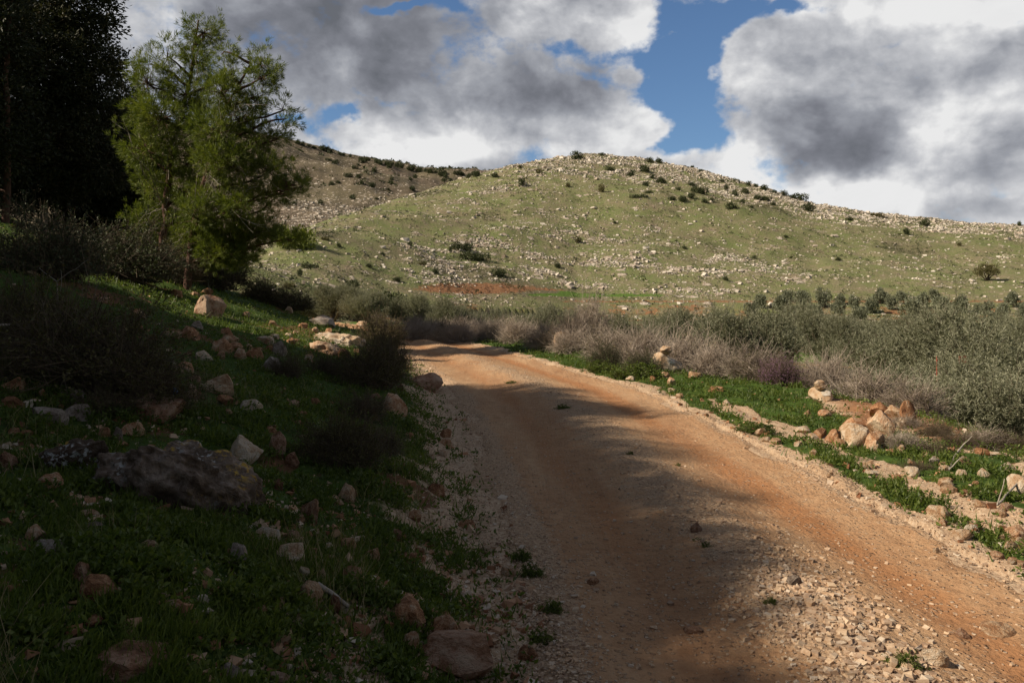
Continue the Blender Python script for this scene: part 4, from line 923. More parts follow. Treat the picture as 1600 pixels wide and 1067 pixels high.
shrub('greyleaf', 1440, 0, 105, 60, 'brownish shrub to the right of the tumbled orange rocks', Y=12.6, name='dry_shrub')
shrub('green', 948, 575, 56, 34, 'green shrub in front of the dry brush', name='green_shrub')
shrub('green', 1005, 582, 64, 30, 'green shrub pressed against the left of first painted boulder', name='green_shrub')
shrub('green', 686, 528, 44, 26, 'dark green shrub on the verge past the bend', name='green_shrub')
shrub('lush', 1000, 594, 90, 22, 'patch of lush bright leaves at the foot of first painted boulder', name='leafy_plant', cat='plant')
shrub('lush', 940, 583, 60, 16, 'patch of lush leaves left of the boulder plants', name='leafy_plant', cat='plant')
shrub('lush', 1190, 680, 70, 16, 'leafy plants edging the pale gravel strip', name='leafy_plant', cat='plant')
for i, (px, py, w, h) in enumerate([(1420, 700, 70, 34), (1462, 712, 64, 34), (1500, 700, 80, 40), (1550, 700, 90, 42), (1600, 705, 90, 44), (1470, 682, 70, 36), (1530, 672, 80, 40), (1590, 672, 80, 44), (1440, 735, 50, 24), (1420, 670, 60, 30)]):
    shrub('thin' if i % 3 else 'greyleaf', px, py, w, h * .72, 'small twiggy dark shrub on the red soil slope at right', 'twiggy shrubs on the red soil slope', name='dry_shrub')

# left bank shrubs
shrub('thorn', 95, 612, 330, 150, 'big dark thorny shrub spreading from the left edge', name='thorn_shrub', depth=.8)
shrub('thorn', 190, 640, 190, 90, 'lower right flank of thorny growth with pale dry tips', name='thorn_shrub')
shrub('thorn', 10, 560, 190, 130, 'thorny shrub at the very left edge', name='thorn_shrub')
shrub('thorn', 140, 650, 110, 40, 'small thorny shrub above the lichened boulder', name='thorn_shrub')
shrub('green', 175, 436, 190, 84, 'dark rounded shrub under the black evergreen', name='dark_shrub')
shrub('green', 45, 430, 190, 96, 'dark shrub under the pale trunk', name='dark_shrub')
shrub('green', 100, 405, 150, 40, 'dark shrub behind the shrub under the pale trunk', name='dark_shrub')
shrub('thorn', 262, 440, 100, 66, 'dark shrub at the foot of the taller pine', name='dark_shrub')
shrub('thorn', 325, 450, 120, 70, 'dark shrub at the foot of the leaning pine', name='dark_shrub')
shrub('thorn', 400, 470, 70, 36, 'shrub on the bank edge right of the leaning pine', name='dark_shrub')
shrub('thorn', 443, 484, 100, 34, 'olive brown shrub on the skyline of the left bank', name='bank_shrub')
shrub('thorn', 500, 498, 90, 28, 'rightmost brown shrub behind the flat outcrop', name='bank_shrub')
shrub('green', 550, 502, 90, 24, 'green grey shrub between the outcrop and the bend', name='bank_shrub')
shrub('thorn', 592, 545, 80, 56, 'tall brown green shrub beside the left edge of the bend', name='bank_shrub')
shrub('thorn', 600, 580, 90, 60, 'brown shrub in front of the tall one by the bend', name='bank_shrub')
shrub('thorn', 575, 606, 120, 74, 'wide brown twiggy shrub above the orange honeycombed boulder', name='bank_shrub')
shrub('thin', 500, 590, 70, 44, 'thin brown shrub left of the wide twiggy one', name='bank_shrub')
shrub('thin', 560, 655, 90, 50, 'bare greyish twiggy shrub touching the honeycombed boulder', name='bank_shrub')
shrub('thorn', 525, 735, 150, 86, 'dark twiggy shrub low on the bank below the honeycombed boulder', name='bank_shrub')
shrub('thin', 590, 710, 90, 50, 'dark twiggy shrub close to the verge stones', name='bank_shrub')
shrub('thin', 445, 590, 60, 44, 'thin bare shrub beside the grey stone on the bank', name='bank_shrub')
bush(606, 462, 58, 32, 'tall dark green shrub standing at the foot of the hill behind the bend', 'shrub', pos=atY(606, 66), name='dark_shrub', cat='shrub').location.z += 1.6
x_, y_, z_ = hit(455, 391)
bush(455, 392, 62, 34, 'bright green bush on the slope just right of the pines', 'needles', name='green_bush')

# ---------------------------------------------------------------- rocks
LB = [(50, 433, 19, 9, 'c', 'pale stone lying alone below the dark shrubs at the left'), (161, 473, 20, 8, 'o', 'flat orange stone lit on the green bank above the thorny shrub'),
 (213, 497, 22, 13, 'o', 'orange stone right of the thorny shrub top, upper of two'), (215, 518, 18, 10, 'o', 'orange stone right of the thorny shrub top, lower of two'), (237, 533, 18, 10, 'b', 'brown stone left of the long flat stone'),
 (296, 531, 26, 19, 'o', 'rounded orange stone right of the long flat stone'), (272, 527, 30, 10, 'c', 'long flat pale stone on the upper bank'), (307, 515, 16, 12, 'g', 'small grey stone touching above the rounded orange one'),
 (325, 495, 48, 30, 'b', 'angular brown slab tilted on the upper bank'), (324, 461, 17, 10, 'o', 'orange stone above the tilted brown slab'), (273, 463, 22, 10, 'o', 'orange stone below the taller pine'),
 (319, 563, 26, 14, 'c', 'pale stone left of the orange stone heap'), (291, 589, 24, 21, 'o', 'bright orange boulder alone in grass below the heap'),
 (347, 553, 30, 20, 'o', 'largest orange stone at the left of the heap'), (355, 527, 20, 14, 'o', 'top stone of the orange stone heap'), (358, 539, 26, 14, 'c', 'cream stone near the top of the heap'), (396, 561, 26, 16, 'o', 'right hand orange stone of the heap'),
 (375, 562, 18, 16, 'o', 'middle bottom stone of the heap'), (387, 547, 14, 9, 'o', 'small stone on the right shoulder of the heap'), (369, 549, 20, 12, 'o', 'middle stone of the heap'), (345, 561, 12, 12, 'c', 'little pale stone at the front of the heap'),
 (422, 578, 30, 19, 'g', 'grey stone to the lower right of the heap'), (418, 537, 30, 10, 'c', 'flat pale stone right of the heap in sunlight'), (437, 556, 20, 20, 'g', 'grey stone right of the heap under a thin shrub'),
 (340, 616, 52, 26, 'c', 'pointed pale boulder on the middle of the bank'), (350, 633, 26, 14, 'o', 'orange stone just below the pointed pale boulder'), (303, 604, 28, 14, 'b', 'brown stone left of the pointed pale boulder'),
 (299, 634, 17, 30, 'c', 'upright pinkish stone by the blue can'), (393, 642, 31, 16, 'c', 'pale block right of the pointed pale boulder'), (248, 662, 72, 42, 'b', 'large tan slanting boulder behind the lichened one'), (280, 646, 17, 17, 'o', 'orange stone against the right end of the tan slanting boulder'),
 (23, 614, 35, 21, 'o', 'orange stone at the left edge under the thorny shrub, the upper'), (17, 637, 30, 15, 'o', 'orange stone at the left edge under the thorny shrub, the lower'), (67, 625, 14, 15, 'o', 'small upright orange stone under the thorny shrub'),
 (113, 633, 45, 21, 'g', 'pinkish grey long stone under the thorny shrub'), (150, 643, 28, 22, 'b', 'brown stone right of the pinkish grey long one'), (77, 660, 52, 19, 'g', 'flat grey slab left of the lichened boulder'), (120, 658, 40, 24, 'g', 'rounded grey stone resting beside the flat grey slab'),
 (165, 690, 21, 19, 'o', 'orange cobble against the upper left of the lichened boulder'), (205, 682, 32, 18, 'o', 'orange stone on top of the lichened boulder'), (184, 694, 14, 23, 'g', 'narrow grey stone between two orange ones on the lichened boulder'), (147, 714, 27, 19, 'g', 'rough grey knob left of the lichened boulder'),
 (384, 726, 46, 36, 'c', 'oval pale tan stone in grass right of the lichened boulder'), (437, 714, 28, 34, 'b', 'brown rough stone right of the oval pale stone'), (78, 772, 38, 28, 'o', 'plain orange stone below left of the lichened boulder'), (8, 732, 34, 24, 'b', 'brown stone cut by the left edge beside the boulder'),
 (424, 678, 16, 10, 'o', 'small orange stone above the brown rough stone'), (138, 814, 34, 14, 'c', 'flat pale stone below the lichened boulder'), (148, 840, 30, 21, 'g', 'grey wedge stone below the flat pale stone'),
 (230, 883, 33, 32, 'c', 'pale rounded stone in the dark lower grass'), (80, 868, 46, 20, 'g', 'dark grey low stone at lower left'), (178, 877, 27, 18, 'b', 'dark brown stone left of the pale rounded one'), (125, 917, 36, 32, 'b', 'brown stone touching the jagged orange rock'),
 (155, 944, 56, 36, 'o', 'jagged orange rock at lower left'), (485, 816, 27, 35, 'b', 'upright brownish stone in dark grass'), (465, 817, 22, 11, 'c', 'small pale stone at the foot of the upright brownish one'), (543, 784, 25, 23, 'c', 'tan stone lit in the dark bank'), (620, 766, 20, 11, 'o', 'small orange stone left of the verge gravel'),
 (420, 852, 44, 22, 'c', 'long tan stone in the lower bank'), (458, 851, 22, 20, 'b', 'brown stone just right of the long tan one'), (374, 892, 32, 36, 'g', 'whitish cracked stone in the lower bank'), (455, 884, 48, 26, 'c', 'pale stone in the middle of the lower bank stones'),
 (580, 880, 27, 21, 'o', 'tan and orange stone near the verge gravel, left of two clumps'), (510, 864, 25, 12, 'c', 'slim pale stone on dark grass above the middle stones'), (502, 912, 18, 19, 'c', 'small roundish pale stone below the middle stones'), (472, 907, 25, 19, 'c', 'pale stone left of the small roundish one'),
 (483, 952, 38, 36, 'c', 'tan boulder with a branch lying on it'), (521, 957, 20, 25, 'b', 'brown stone right of the tan boulder with branch'), (378, 937, 25, 17, 'o', 'orange stone in dark grass at lower centre left'), (637, 980, 54, 35, 'o', 'large orange brown stone near the bottom'),
 (607, 944, 20, 20, 'b', 'small brown stone up left of the large orange brown one'), (693, 1012, 42, 42, 'o', 'orange and pale lumpy stone beside the flat brown slab'), (642, 1020, 25, 27, 'o', 'orange cobble left of the lumpy stone'), (711, 1060, 118, 50, 'b', 'wide flat brown slab at the bottom edge of the bank'),
 (195, 1075, 140, 40, 'b', 'low brown rock cut by the bottom edge'), (436, 1070, 32, 14, 'b', 'little brown stone cut by the bottom edge'), (357, 1064, 38, 17, 'g', 'grey stone at the bottom edge'), (652, 1068, 32, 16, 'o', 'orange stone at the bottom edge left of the slab'),
 (393, 967, 60, 17, 'o', 'pair like orange flat stone in dark weeds'), (205, 987, 21, 19, 'b', 'brown stone low in the darkest grass'), (552, 907, 30, 18, 'c', 'pale stone between the middle stones and the gravel'),
 (504, 510, 36, 15, 'g', 'grey pale slab at the top of the bedrock outcrop'), (566, 511, 18, 8, 'c', 'flat pale stone left of the tall shrub by the bend'), (493, 520, 11, 8, 'o', 'orange stone just left of the outcrop, first of two'), (514, 522, 12, 8, 'o', 'orange stone touching the outcrop, second of two'),
 (421, 539, 12, 8, 'c', 'little stone beside the flat sunlit pale stone'), (617, 653, 36, 33, 'o', 'orange honeycombed boulder by the verge'), (667, 609, 52, 22, 'b', 'low pinkish rock beside the edge of the track'), (521, 584, 7, 7, 'c', 'tiny white stone on the dark bank'),
 (493, 637, 15, 13, 'o', 'orange stone under the wide twiggy shrub'), (458, 639, 23, 12, 'b', 'brown stone left of the orange stone under the twiggy shrub'), (458, 731, 20, 20, 'b', 'brown stone at the left of the low dark shrub'), (403, 641, 14, 11, 'o', 'orange stone at the right end of the pale block'), (639, 684, 15, 7, 'o', 'small orange stone below the honeycombed boulder')]
for (px, py, w, h, c, lab) in LB: rock(px, py, w, h, c, lab, 'stones on the left bank')
RB = [(880, 549, 30, 27, 'c', 'rough pale orange rock half buried in dry brush'), (906, 552, 20, 13, 'o', 'orange rock right of the one buried in brush'), (817, 534, 26, 13, 'o', 'slanting orange stone on the far verge'), (799, 529, 10, 13, 'o', 'upright orange stone left of the slanting one'),
 (771, 524, 10, 7, 'o', 'small orange stone farther left on the far verge'), (657, 520, 11, 8, 'c', 'pale stone on the verge where the track bends'), (668, 518, 8, 7, 'o', 'orange stone beside the pale one at the bend'), (1086, 591, 18, 10, 'c', 'pale stone right of the first painted boulder'),
 (1120, 613, 24, 8, 'o', 'flat orange stone on the green verge'), (1337, 699, 40, 32, 'c', 'big cream boulder at the front of the tumbled rocks'), (1330, 681, 52, 26, 'o', 'wide orange rock at the left of the tumbled rocks'), (1352, 677, 26, 22, 'o', 'orange rock in the centre of the tumbled rocks'),
 (1367, 702, 32, 24, 'o', 'front right orange rock of the tumbled rocks'), (1378, 690, 40, 42, 'o', 'tall orange slab leaning in the tumbled rocks'), (1374, 653, 28, 22, 'o', 'orange rock at the upper left of the tumbled rocks'), (1398, 656, 26, 20, 'c', 'cream rock at the top of the tumbled rocks'),
 (1418, 665, 26, 34, 'o', 'pointed orange rock at the upper right of the tumbled rocks'), (1410, 669, 22, 14, 'c', 'small cream rock at the foot of the pointed one'), (1281, 685, 26, 14, 'o', 'orange rock at the left foot of the tumbled rocks'), (1303, 693, 24, 19, 'o', 'orange brown rock below the wide orange one'),
 (1395, 710, 18, 7, 'o', 'flat orange stone right of the front orange rock'), (1288, 651, 18, 9, 'o', 'flat orange stone above the tumbled rocks on weeds'), (1261, 651, 10, 9, 'c', 'cream stone left of the flat orange one on weeds'), (1254, 677, 19, 9, 'c', 'flat pale stone by the leafy plants'),
 (1257, 689, 10, 9, 'c', 'small pale stone just below the flat pale one'), (1534, 710, 19, 8, 'o', 'orange stone on the green strip at right'), (1560, 713, 20, 5, 'c', 'white sliver of stone right of the orange one on the strip'), (1460, 726, 15, 11, 'g', 'grey stone under the twiggy shrubs'),
 (1476, 735, 14, 7, 'c', 'pale stone right of the grey one under the twiggy shrubs'), (1506, 726, 20, 11, 'b', 'brown stone at the start of the second gravel strip'), (1592, 778, 30, 30, 'c', 'pale boulder cut by the right edge'), (1573, 798, 18, 11, 'b', 'brown stone left of the pale boulder at the right edge'),
 (1482, 771, 24, 11, 'c', 'pale stone at the end of the first gravel strip'), (1508, 777, 15, 10, 'b', 'brown stone right of the end of the first gravel strip'), (1465, 814, 32, 21, 'c', 'pale rounded stone on the near green verge'), (1587, 847, 30, 21, 'o', 'orange stone near the right edge on the green verge'),
 (1502, 842, 28, 12, 'c', 'flat pinkish stone on the near verge'), (1515, 829, 15, 8, 'c', 'small pale stone above the flat pinkish one'), (1463, 866, 11, 9, 'c', 'pale pebble between verge and wheel rut'), (1560, 997, 46, 14, 'c', 'flat stone set in the track surface at lower right'),
 (1507, 1001, 20, 15, 'b', 'stone left of the flat one in the track surface'), (1087, 834, 17, 14, 'b', 'brown stone on the middle gravel of the track'), (1240, 919, 23, 16, 'g', 'grey stone on the middle gravel of the track'), (925, 916, 21, 9, 'o', 'orange stone on the shaded wheel rut'),
 (1083, 993, 32, 10, 'b', 'flat stone showing in the shaded middle of the track'), (1460, 1043, 38, 24, 'c', 'largest stone at the lower end of the middle gravel'), (1040, 590, 12, 8, 'o', 'small orange stone at the foot of first painted boulder'), (1020, 597, 9, 8, 'o', 'orange stone in the leafy plants by the boulder')]
for (px, py, w, h, c, lab) in RB: rock(px, py, w, h, c, lab, 'stones on the right side and the track')

def painted(px, py, w, h, label, seed):
    x, y, z = hit(px, py); s = y / F; V, T = rock_shape(seed, 4, 8, .06); V = V * np.array([w * s, w * s * .8, h * s * 1.25]); mb = MB(); mb.add(V, t=T)
    o = mb.build('painted_boulder', M['rock_c'], smooth=True); o.location = (x, y + w * s * .3, z + h * s * .42); tag(o, label, 'boulder')
    # the brushed white patch lies on the stone's own upper face
    fn = V[T].mean(1); nr = np.cross(V[T[:, 1]] - V[T[:, 0]], V[T[:, 2]] - V[T[:, 0]]); nr /= np.linalg.norm(nr, axis=1, keepdims=True) + 1e-9
    ang = fn[:, 0] / (w * s); m = (nr[:, 1] < -.25) & (nr[:, 2] > -.1) & (ang > -.08) & (ang < .22) & (fn[:, 2] > h * s * .05) & (fn[:, 2] < h * s * .42) 
    if m.any():
        vn = np.zeros_like(V)
        for i_ in range(3): np.add.at(vn, T[:, i_], nr)
        vn /= np.linalg.norm(vn, axis=1, keepdims=True) + 1e-9
        F_ = [tuple(q) for q in T[m]]; v2f = {}
        for fi, q in enumerate(F_):
            for v_ in q: v2f.setdefault(v_, []).append(fi)
        seen = set(); best = []
        for f0 in range(len(F_)):
            if f0 in seen: continue
            st_ = [f0]; seen.add(f0); comp = []
            while st_:
                c_ = st_.pop(); comp.append(c_)
                for v_ in F_[c_]:
                    for q in v2f[v_]:
                        if q not in seen: seen.add(q); st_.append(q)
            if len(comp) > len(best): best = comp
        used = sorted({v_ for c_ in best for v_ in F_[c_]}); mp = {v_: i for i, v_ in enumerate(used)}
        p = MB(); p.add((V + vn * .006)[used], t=np.array([[mp[v_] for v_ in F_[c_]] for c_ in best])); p.build('paint_mark', M['paint'], o, smooth=True)
    return o
painted(1046, 582, 46, 30, 'first painted boulder, cream with a white daub, beside the dry brush', 501)
painted(1288, 628, 38, 22, 'second painted boulder, pale with a white daub, above the tumbled rocks', 502)
x_, y_, z_ = hit(1046, 582); rock(1042, 556, 18, 13, 'c', 'small stone balanced on top of the first painted boulder', sink=.05, tilt=0, pos=((1042 - CX) / F * y_, y_, z_ + 27 * y_ / F))
x_, y_, z_ = hit(1288, 628); rock(1284, 609, 19, 13, 'c', 'small stone balanced on top of the second painted boulder', sink=.05, tilt=0, pos=((1284 - CX) / F * y_, y_, z_ + 19 * y_ / F))

def boulder(px, py, w, h, label, seed, m, lvl=6, depth=.7, rough=.09, tilt=0.0, cuts=10, dome=False):
    x, y, z = hit(px, py); s = y / F
    if dome:
        V, T = ico(lvl); V = np.sign(V) * np.abs(V) ** .72; V[:, 2] += .30 * n3(V, .9, seed) * (V[:, 2] > -.2); V = V * .5; V[:, 2] -= .20 * V[:, 0] + .12 * np.abs(V[:, 0])
    else: V, T = rock_shape(seed, lvl, cuts, rough)
    V = V * np.array([w * s, w * s * depth, h * s * 1.7]); r = np.linalg.norm(V, axis=1, keepdims=True); D = V / r
    V = V + D * (.022 * n3(V, 9, seed) + .014 * n3(V, 22, seed + 2) - .06 * np.abs(n3(V, 5, seed + 5)) - .035 * np.abs(n3(V, 13, seed + 8)) + .008 * n3(V, 48, seed + 9))[:, None] * min(1, w * s)
    mb = MB(); mb.add(V, t=T); o = mb.build('boulder', M[m], smooth=True); o.location = (x, y + w * s * depth * .45, z + h * s * (.0 if dome else .12)); o.rotation_euler = (0, tilt, .1); tag(o, label, 'boulder'); return o
boulder(246, 794, 275, 98, 'huge lichened grey boulder in the shaded left bank', 611, 'boulder', tilt=.10, dome=True)
boulder(95, 742, 120, 62, 'rough low outcrop joining the lichened boulder on its left', 612, 'boulder', lvl=5, tilt=.3)
boulder(530, 540, 100, 20, 'flat bedrock outcrop broken into slabs above the bend', 613, 'rock_c', lvl=5, tilt=.22, depth=.6)
boulder(505, 552, 64, 20, 'lower orange ledge of the bedrock outcrop', 614, 'rock_o', lvl=5, tilt=.15)

# more stones of the same sort, smaller, up to the count the photo shows
def extra(n, x0, x1, y0, y1, lo, hi, label, group, cols, seed, test=None):
    r = random.Random(seed); c = 0
    while c < n:
        px, py = r.uniform(x0, x1), r.uniform(y0, y1)
        if test and not test(px, py): continue
        w = r.uniform(lo, hi) * (.5 + (py - 420) / 650); rock(px, py, w, w * r.uniform(.4, .75), r.choice(cols), label, group); c += 1
bank_ok = lambda px, py: py > np.interp(px, [0, 200, 400, 560, 620], [470, 450, 470, 505, 530]) and not (110 < px < 380 and 660 < py < 800) and px < np.interp(py, [560, 640, 700, 850, 1067], [640, 715, 740, 800, 850])
extra(75, 0, 840, 455, 1060, 12, 26, 'small weathered stone lying in the weeds of the shaded left bank', 'small stones in the weeds of the left bank', 'ooocb', 71, bank_ok)
ver_ok = lambda px, py: px > np.interp(py, [560, 610, 705, 800, 905], [860, 1020, 1210, 1380, 1620]) and py > np.interp(px, [900, 1100, 1300, 1600], [575, 610, 690, 735])
extra(60, 880, 1600, 560, 905, 9, 20, 'small pale or orange stone on the weedy right verge', 'small stones on the right verge', 'occ', 72, ver_ok)
extra(26, 400, 600, 500, 575, 14, 28, 'orange stone in the sunlit stony patch around the outcrop', 'stones in the sunlit patch by the outcrop', 'oc', 73)

# ---------------------------------------------------------------- small things
def stick(name, pts, r0, label, m='grey_bark', cat='branch', seed=1, forks=()):
    mb = MB(); rng = np.random.default_rng(seed); p = [np.array(hit(*q[:2])) + np.array([0, -.05, q[2]]) for q in pts]
    o0 = p[0].copy()
    for a, b, k in zip(p[:-1], p[1:], range(9)): limb(mb, a - o0, b - o0, r0 * (1 - .25 * k), r0 * (.75 - .25 * k) if .75 - .25 * k > 0 else .002, rng, .05, 6, 6)
    for (i, dx, dy, dz) in forks: limb(mb, p[i] - o0, p[i] - o0 + np.array([dx, dy, dz]), r0 * .6, .003, rng, .08, 6, 5)
    o = mb.build(name, M[m], smooth=True); o.location = tuple(o0); tag(o, label, cat)
stick('dead_stalk', [(583, 512, 0.0), (583, 512, .5)], .012, 'forked pale dead stalk standing on the bank above the outcrop', seed=4, forks=[(1, .28, 0, .55), (1, -.25, 0, .5), (0, .4, 0, .8)])
stick('dead_branch', [(92, 478, .02), (92, 478, .35)], .010, 'thin dead branch forking up from the bank above the thorny shrub', seed=5, forks=[(1, -.25, 0, .2), (1, .5, 0, .35), (0, .1, -.1, .5)])
stick('dead_branch', [(500, 930, .07), (548, 952, .03)], .012, 'short dead branch lying across the tan boulder', seed=6)
stick('dead_branch', [(1478, 735, .02), (1500, 712, .12)], .012, 'bare branch leaning on the twiggy shrubs at right', seed=7, forks=[(1, .1, 0, .1), (0, .15, 0, .12)])
stick('dead_branch', [(1552, 790, .02), (1585, 770, .10)], .010, 'bare twig reaching over the green verge by the right edge', seed=8, forks=[(0, .05, 0, .2)])
stick('fallen_branch', [(0, 575, .35), (85, 552, .35)], .012, 'long pale dead branch lying over the thorny shrub', seed=9)
stick('dry_stalk', [(326, 452, 0), (326, 452, .35)], .008, 'pale dry forked weed under the leaning pine', seed=10, forks=[(1, .12, 0, .25), (1, -.1, 0, .2), (0, .25, 0, .4)])
def rusty():
    x, y, z = atY(1464, 17.5); zt = CAMZ + (HY - 556) / F * y; mb = MB(); tube(mb, [(0, 0, -.2), (0, 0, zt - z)], [.018, .018], 8)
    o = mb.build('metal_post', M['rust']); o.location = (x, y, z); tag(o, 'thin rusty red post standing among the olive branches', 'post')
    x, y, z = atY(1504, 16.5); s = y / F; rt = empty('metal_marker', (x, y, z)); tag(rt, 'small rusty red plate on a stake among the olive branches', 'marker')
    zc = CAMZ + (HY - 562) / F * y - z; mb = MB(); stones(mb, np.array([[0, 0, zc]]), np.array([[11 * s, .02, 11 * s]]), np.random.default_rng(3)); 
    V = mb.V[0]; mb.V[0] = np.array([[i * 5.5 * s, j * .012, zc + k * 5.5 * s] for k in (-1, 1) for j in (-1, 1) for i in (-1, 1)]); mb.build('plate', M['rust'], rt)
    mb = MB(); tube(mb, [(0, .03, -.2), (0, .03, zc + 3 * s)], [.014, .014], 8); mb.build('stake', M['dark_twig'], rt)
rusty()
def can():
    x, y, z = hit(267, 634); o = None; mb = MB(); n = 20; a = np.arange(n) * 2 * math.pi / n; prof = [(0, 0), (.024, 0), (.030, .008), (.032, .03), (.026, .055), (.031, .08), (.032, .1), (.025, .112), (0, .110)]
    V = np.array([[r * math.cos(t) * (1 + .12 * math.sin(3 * t + 20 * h)), r * math.sin(t), h] for r, h in prof for t in a]); i = np.arange(len(prof) * n).reshape(-1, n); j = np.roll(i, -1, 1)
    mb.add(V, np.stack([i[:-1], j[:-1], j[1:], i[1:]], -1).reshape(-1, 4)); o = mb.build('drink_can', M['blue'], smooth=True); o.location = (x - .02, y, z + .05); o.rotation_euler = (.5, .6, .3)
    tag(o, 'crumpled blue drink can caught between stones on the left bank', 'can')
can()
for (px, py, w, h) in [(880, 640, 26, 8), (1206, 948, 26, 16), (1092, 848, 26, 8), (1420, 1050, 60, 26), (1105, 858, 22, 12), (985, 712, 14, 8), (1060, 730, 12, 8), (800, 600, 24, 5), (862, 962, 46, 22), (830, 905, 44, 22), (815, 880, 40, 20), (845, 1010, 46, 24)]:
    shrub('lush', px, py, w, h, 'tiny green weed tuft growing in the stones of the track', 'weed tufts growing in the track', name='weed_tuft', cat='plant')
def make_straw():
    rng = np.random.default_rng(55); x, y = scatter(26000, rng); k = (np.minimum(np.abs(x - Lf(y) + 4.5) - 4, np.abs(x - Rf(y) - 4.2) - 1.4) < 0) & ((x < Lf(y) - .3) | (x > Rf(y) + 2.3)) & (y < 32) & (fbm(x / 1.1 + 7, y / 1.1, 3) > .22)
    x, y = x[k], y[k]; n = len(x); g = 1 + y / 16; L_ = rng.uniform(.07, .20, n); a = rng.random(n) * 6.283; w = .0016 * g
    P = np.stack([x, y, H(x, y)], 1); sd_ = np.stack([np.cos(a), np.sin(a), 0 * a], 1) * w[:, None]; tip = P + np.stack([rng.normal(size=n) * .45 * L_, rng.normal(size=n) * .45 * L_, L_], 1)
    mb = MB(); mb.add(np.stack([P - sd_, P + sd_, tip], 1).reshape(-1, 3), t=np.arange(3 * n).reshape(n, 3)); tag(mb.build('dry_grass', M['straw']), 'thin dry straw stalks standing between the weeds', 'dry grass', kind='stuff')
make_straw()

# ---------------------------------------------------------------- labels of look-alikes: place in their row or nearest landmark
ORD = 'first second third fourth fifth sixth seventh eighth ninth tenth eleventh twelfth thirteenth fourteenth fifteenth sixteenth seventeenth eighteenth nineteenth twentieth'.split()
ORD += ['twenty-' + w for w in ORD[:9]] + ['thirtieth'] + ['thirty-' + w for w in ORD[:9]] + ['fortieth'] + ['forty-' + w for w in ORD[:9]]
def ordinal_labels(old, fmt, split=None):
    L = [o for o in scn.objects if o.get('label') == old]
    bands = [L] if split is None else [[o for o in L if split(o)], [o for o in L if not split(o)]]
    for bi, bnd in enumerate(bands):
        bnd.sort(key=lambda o: o.location.x / max(o.location.y, .1))
        for i, o in enumerate(bnd):
            f = fmt if isinstance(fmt, str) else fmt[bi]
            if i < len(ORD): o['label'] = f.format(ORD[i])
ordinal_labels('olive tree in the grey green row behind the long dry brush', '{} olive tree from the left in the row behind the long dry brush')
ordinal_labels('dry leafless grey shrub in the long hedge beyond the track', ('{} dry grey shrub from the left along the back of the long hedge', '{} dry grey shrub from the left along the front of the long hedge'), lambda o: o.location.y > 31.5)
ordinal_labels('small twiggy dark shrub on the red soil slope at right', '{} twiggy shrub from the left on the red soil slope at right')
ordinal_labels('young grey green olive tree in the far field rows', '{} young olive tree from the left of those alike in the far field')
ordinal_labels('olive tree half hidden behind the big right hand olives', '{} olive tree from the left of those half hidden on the right')
ordinal_labels('tiny green weed tuft growing in the stones of the track', '{} green weed tuft from the left in the stones of the track')
ordinal_labels('dark round bush on the brown face of the far hill', '{} dark bush from the left on the brown face of the far hill')
ordinal_labels('dark round bush on the skyline of the far hill', '{} dark bush from the left along the skyline of the far hill')
ordinal_labels('small dark bush among the white rocks of the right crest', '{} small dark bush from the left among the white crest rocks')
ordinal_labels('little bush dotted alone on the open green slope', '{} little bush from the left of those dotted over the open slope')
ordinal_labels('dark bush in the row along the descending right skyline', '{} dark bush from the left along the descending right skyline')
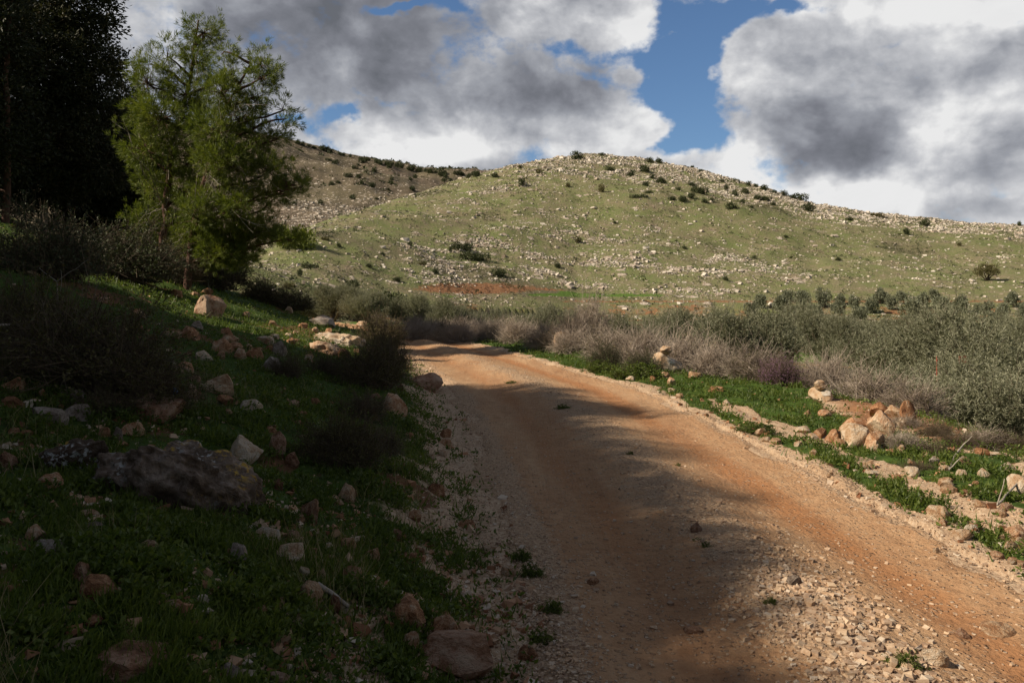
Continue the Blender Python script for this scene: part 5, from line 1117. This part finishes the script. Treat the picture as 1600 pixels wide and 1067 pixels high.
LMK = {'left': [(250, 725, 'the huge lichened boulder'), (95, 700, 'the rough outcrop beside the boulder'), (385, 710, 'the oval pale stone'), (366, 540, 'the orange stone heap'), (340, 605, 'the pointed pale boulder'), (325, 482, 'the tilted brown slab'), (291, 580, 'the bright orange boulder'),
                (617, 640, 'the honeycombed boulder'), (667, 600, 'the low pinkish rock'), (525, 700, 'the low dark shrub'), (230, 868, 'the pale rounded stone'), (145, 925, 'the jagged orange rock'), (138, 808, 'the flat pale stone'), (455, 870, 'the pale middle stone'), (374, 875, 'the whitish cracked stone'),
                (483, 935, 'the tan boulder with a branch'), (637, 965, 'the large orange brown stone'), (711, 1035, 'the wide flat brown slab'), (195, 1050, 'the low brown rock'), (485, 800, 'the upright brownish stone'), (543, 775, 'the tan lit stone'), (580, 868, 'the tan and orange stone'), (530, 525, 'the flat outcrop'), (215, 505, 'the two orange stones'), (458, 722, 'the brown stone by the low shrub')],
       'right': [(1046, 565, 'the first painted boulder'), (1288, 615, 'the second painted boulder'), (1350, 680, 'the tumbled rocks'), (1465, 804, 'the pale rounded stone'), (1587, 835, 'the orange stone at the edge'), (1592, 765, 'the pale boulder at the edge'), (1120, 608, 'the flat orange stone'), (1254, 672, 'the flat pale stone'),
                 (1190, 672, 'the leafy plants by the strip'), (1395, 706, 'the flat orange stone'), (1482, 766, 'the pale stone ending the strip'), (1534, 705, 'the orange stone on the green strip'), (1500, 838, 'the flat pinkish stone'), (1460, 720, 'the grey stone under twiggy shrubs'), (1463, 860, 'the pale pebble by the rut')]}
CW = {'rock_o': 'orange', 'rock_c': 'pale', 'rock_g': 'grey', 'rock_b': 'brown'}
def near_labels(old, side, adj='small'):
    used = {}
    for o in [o for o in scn.objects if o.get('label') == old]:
        px = CX + F * o.location.x / o.location.y; py = HY - (o.location.z - CAMZ) / o.location.y * F
        lx, ly, nm = min(LMK[side], key=lambda q: (q[0] - px) ** 2 + (q[1] - py) ** 2 * 2); dx, dy = px - lx, py - ly; d = math.hypot(dx, dy)
        dirn = ('left of' if dx < 0 else 'right of') if abs(dx) > 2.2 * abs(dy) else ('above' if dy < 0 else 'below') if abs(dy) > 2.2 * abs(dx) else ('above left of' if dx < 0 else 'above right of') if dy < 0 else ('below left of' if dx < 0 else 'below right of')
        lab = adj + ' {} stone {} {} {}'.format(CW[o.data.materials[0].name.split('.')[0]] if o.data.materials[0].name.split('.')[0] in CW else MATW[o.data.materials[0].name], 'just' if d < 45 else 'some way', dirn, nm)
        used.setdefault(lab, []).append((d, o))
    for lab, L in used.items():
        L.sort(key=lambda t: t[0])
        for i, (d, o) in enumerate(L):
            if len(L) == 1: o['label'] = lab
            else: o['label'] = lab + ', ' + (('the nearer' if i == 0 else 'the farther') if len(L) == 2 else ORD[i] + ' closest')
MATW = {'orange_limestone': 'orange', 'cream_limestone': 'pale', 'grey_limestone': 'grey', 'brown_stone': 'brown'}
near_labels('small weathered stone lying in the weeds of the shaded left bank', 'left', 'little')
near_labels('orange stone in the sunlit stony patch around the outcrop', 'left', 'sunlit')
near_labels('small pale or orange stone on the weedy right verge', 'right')
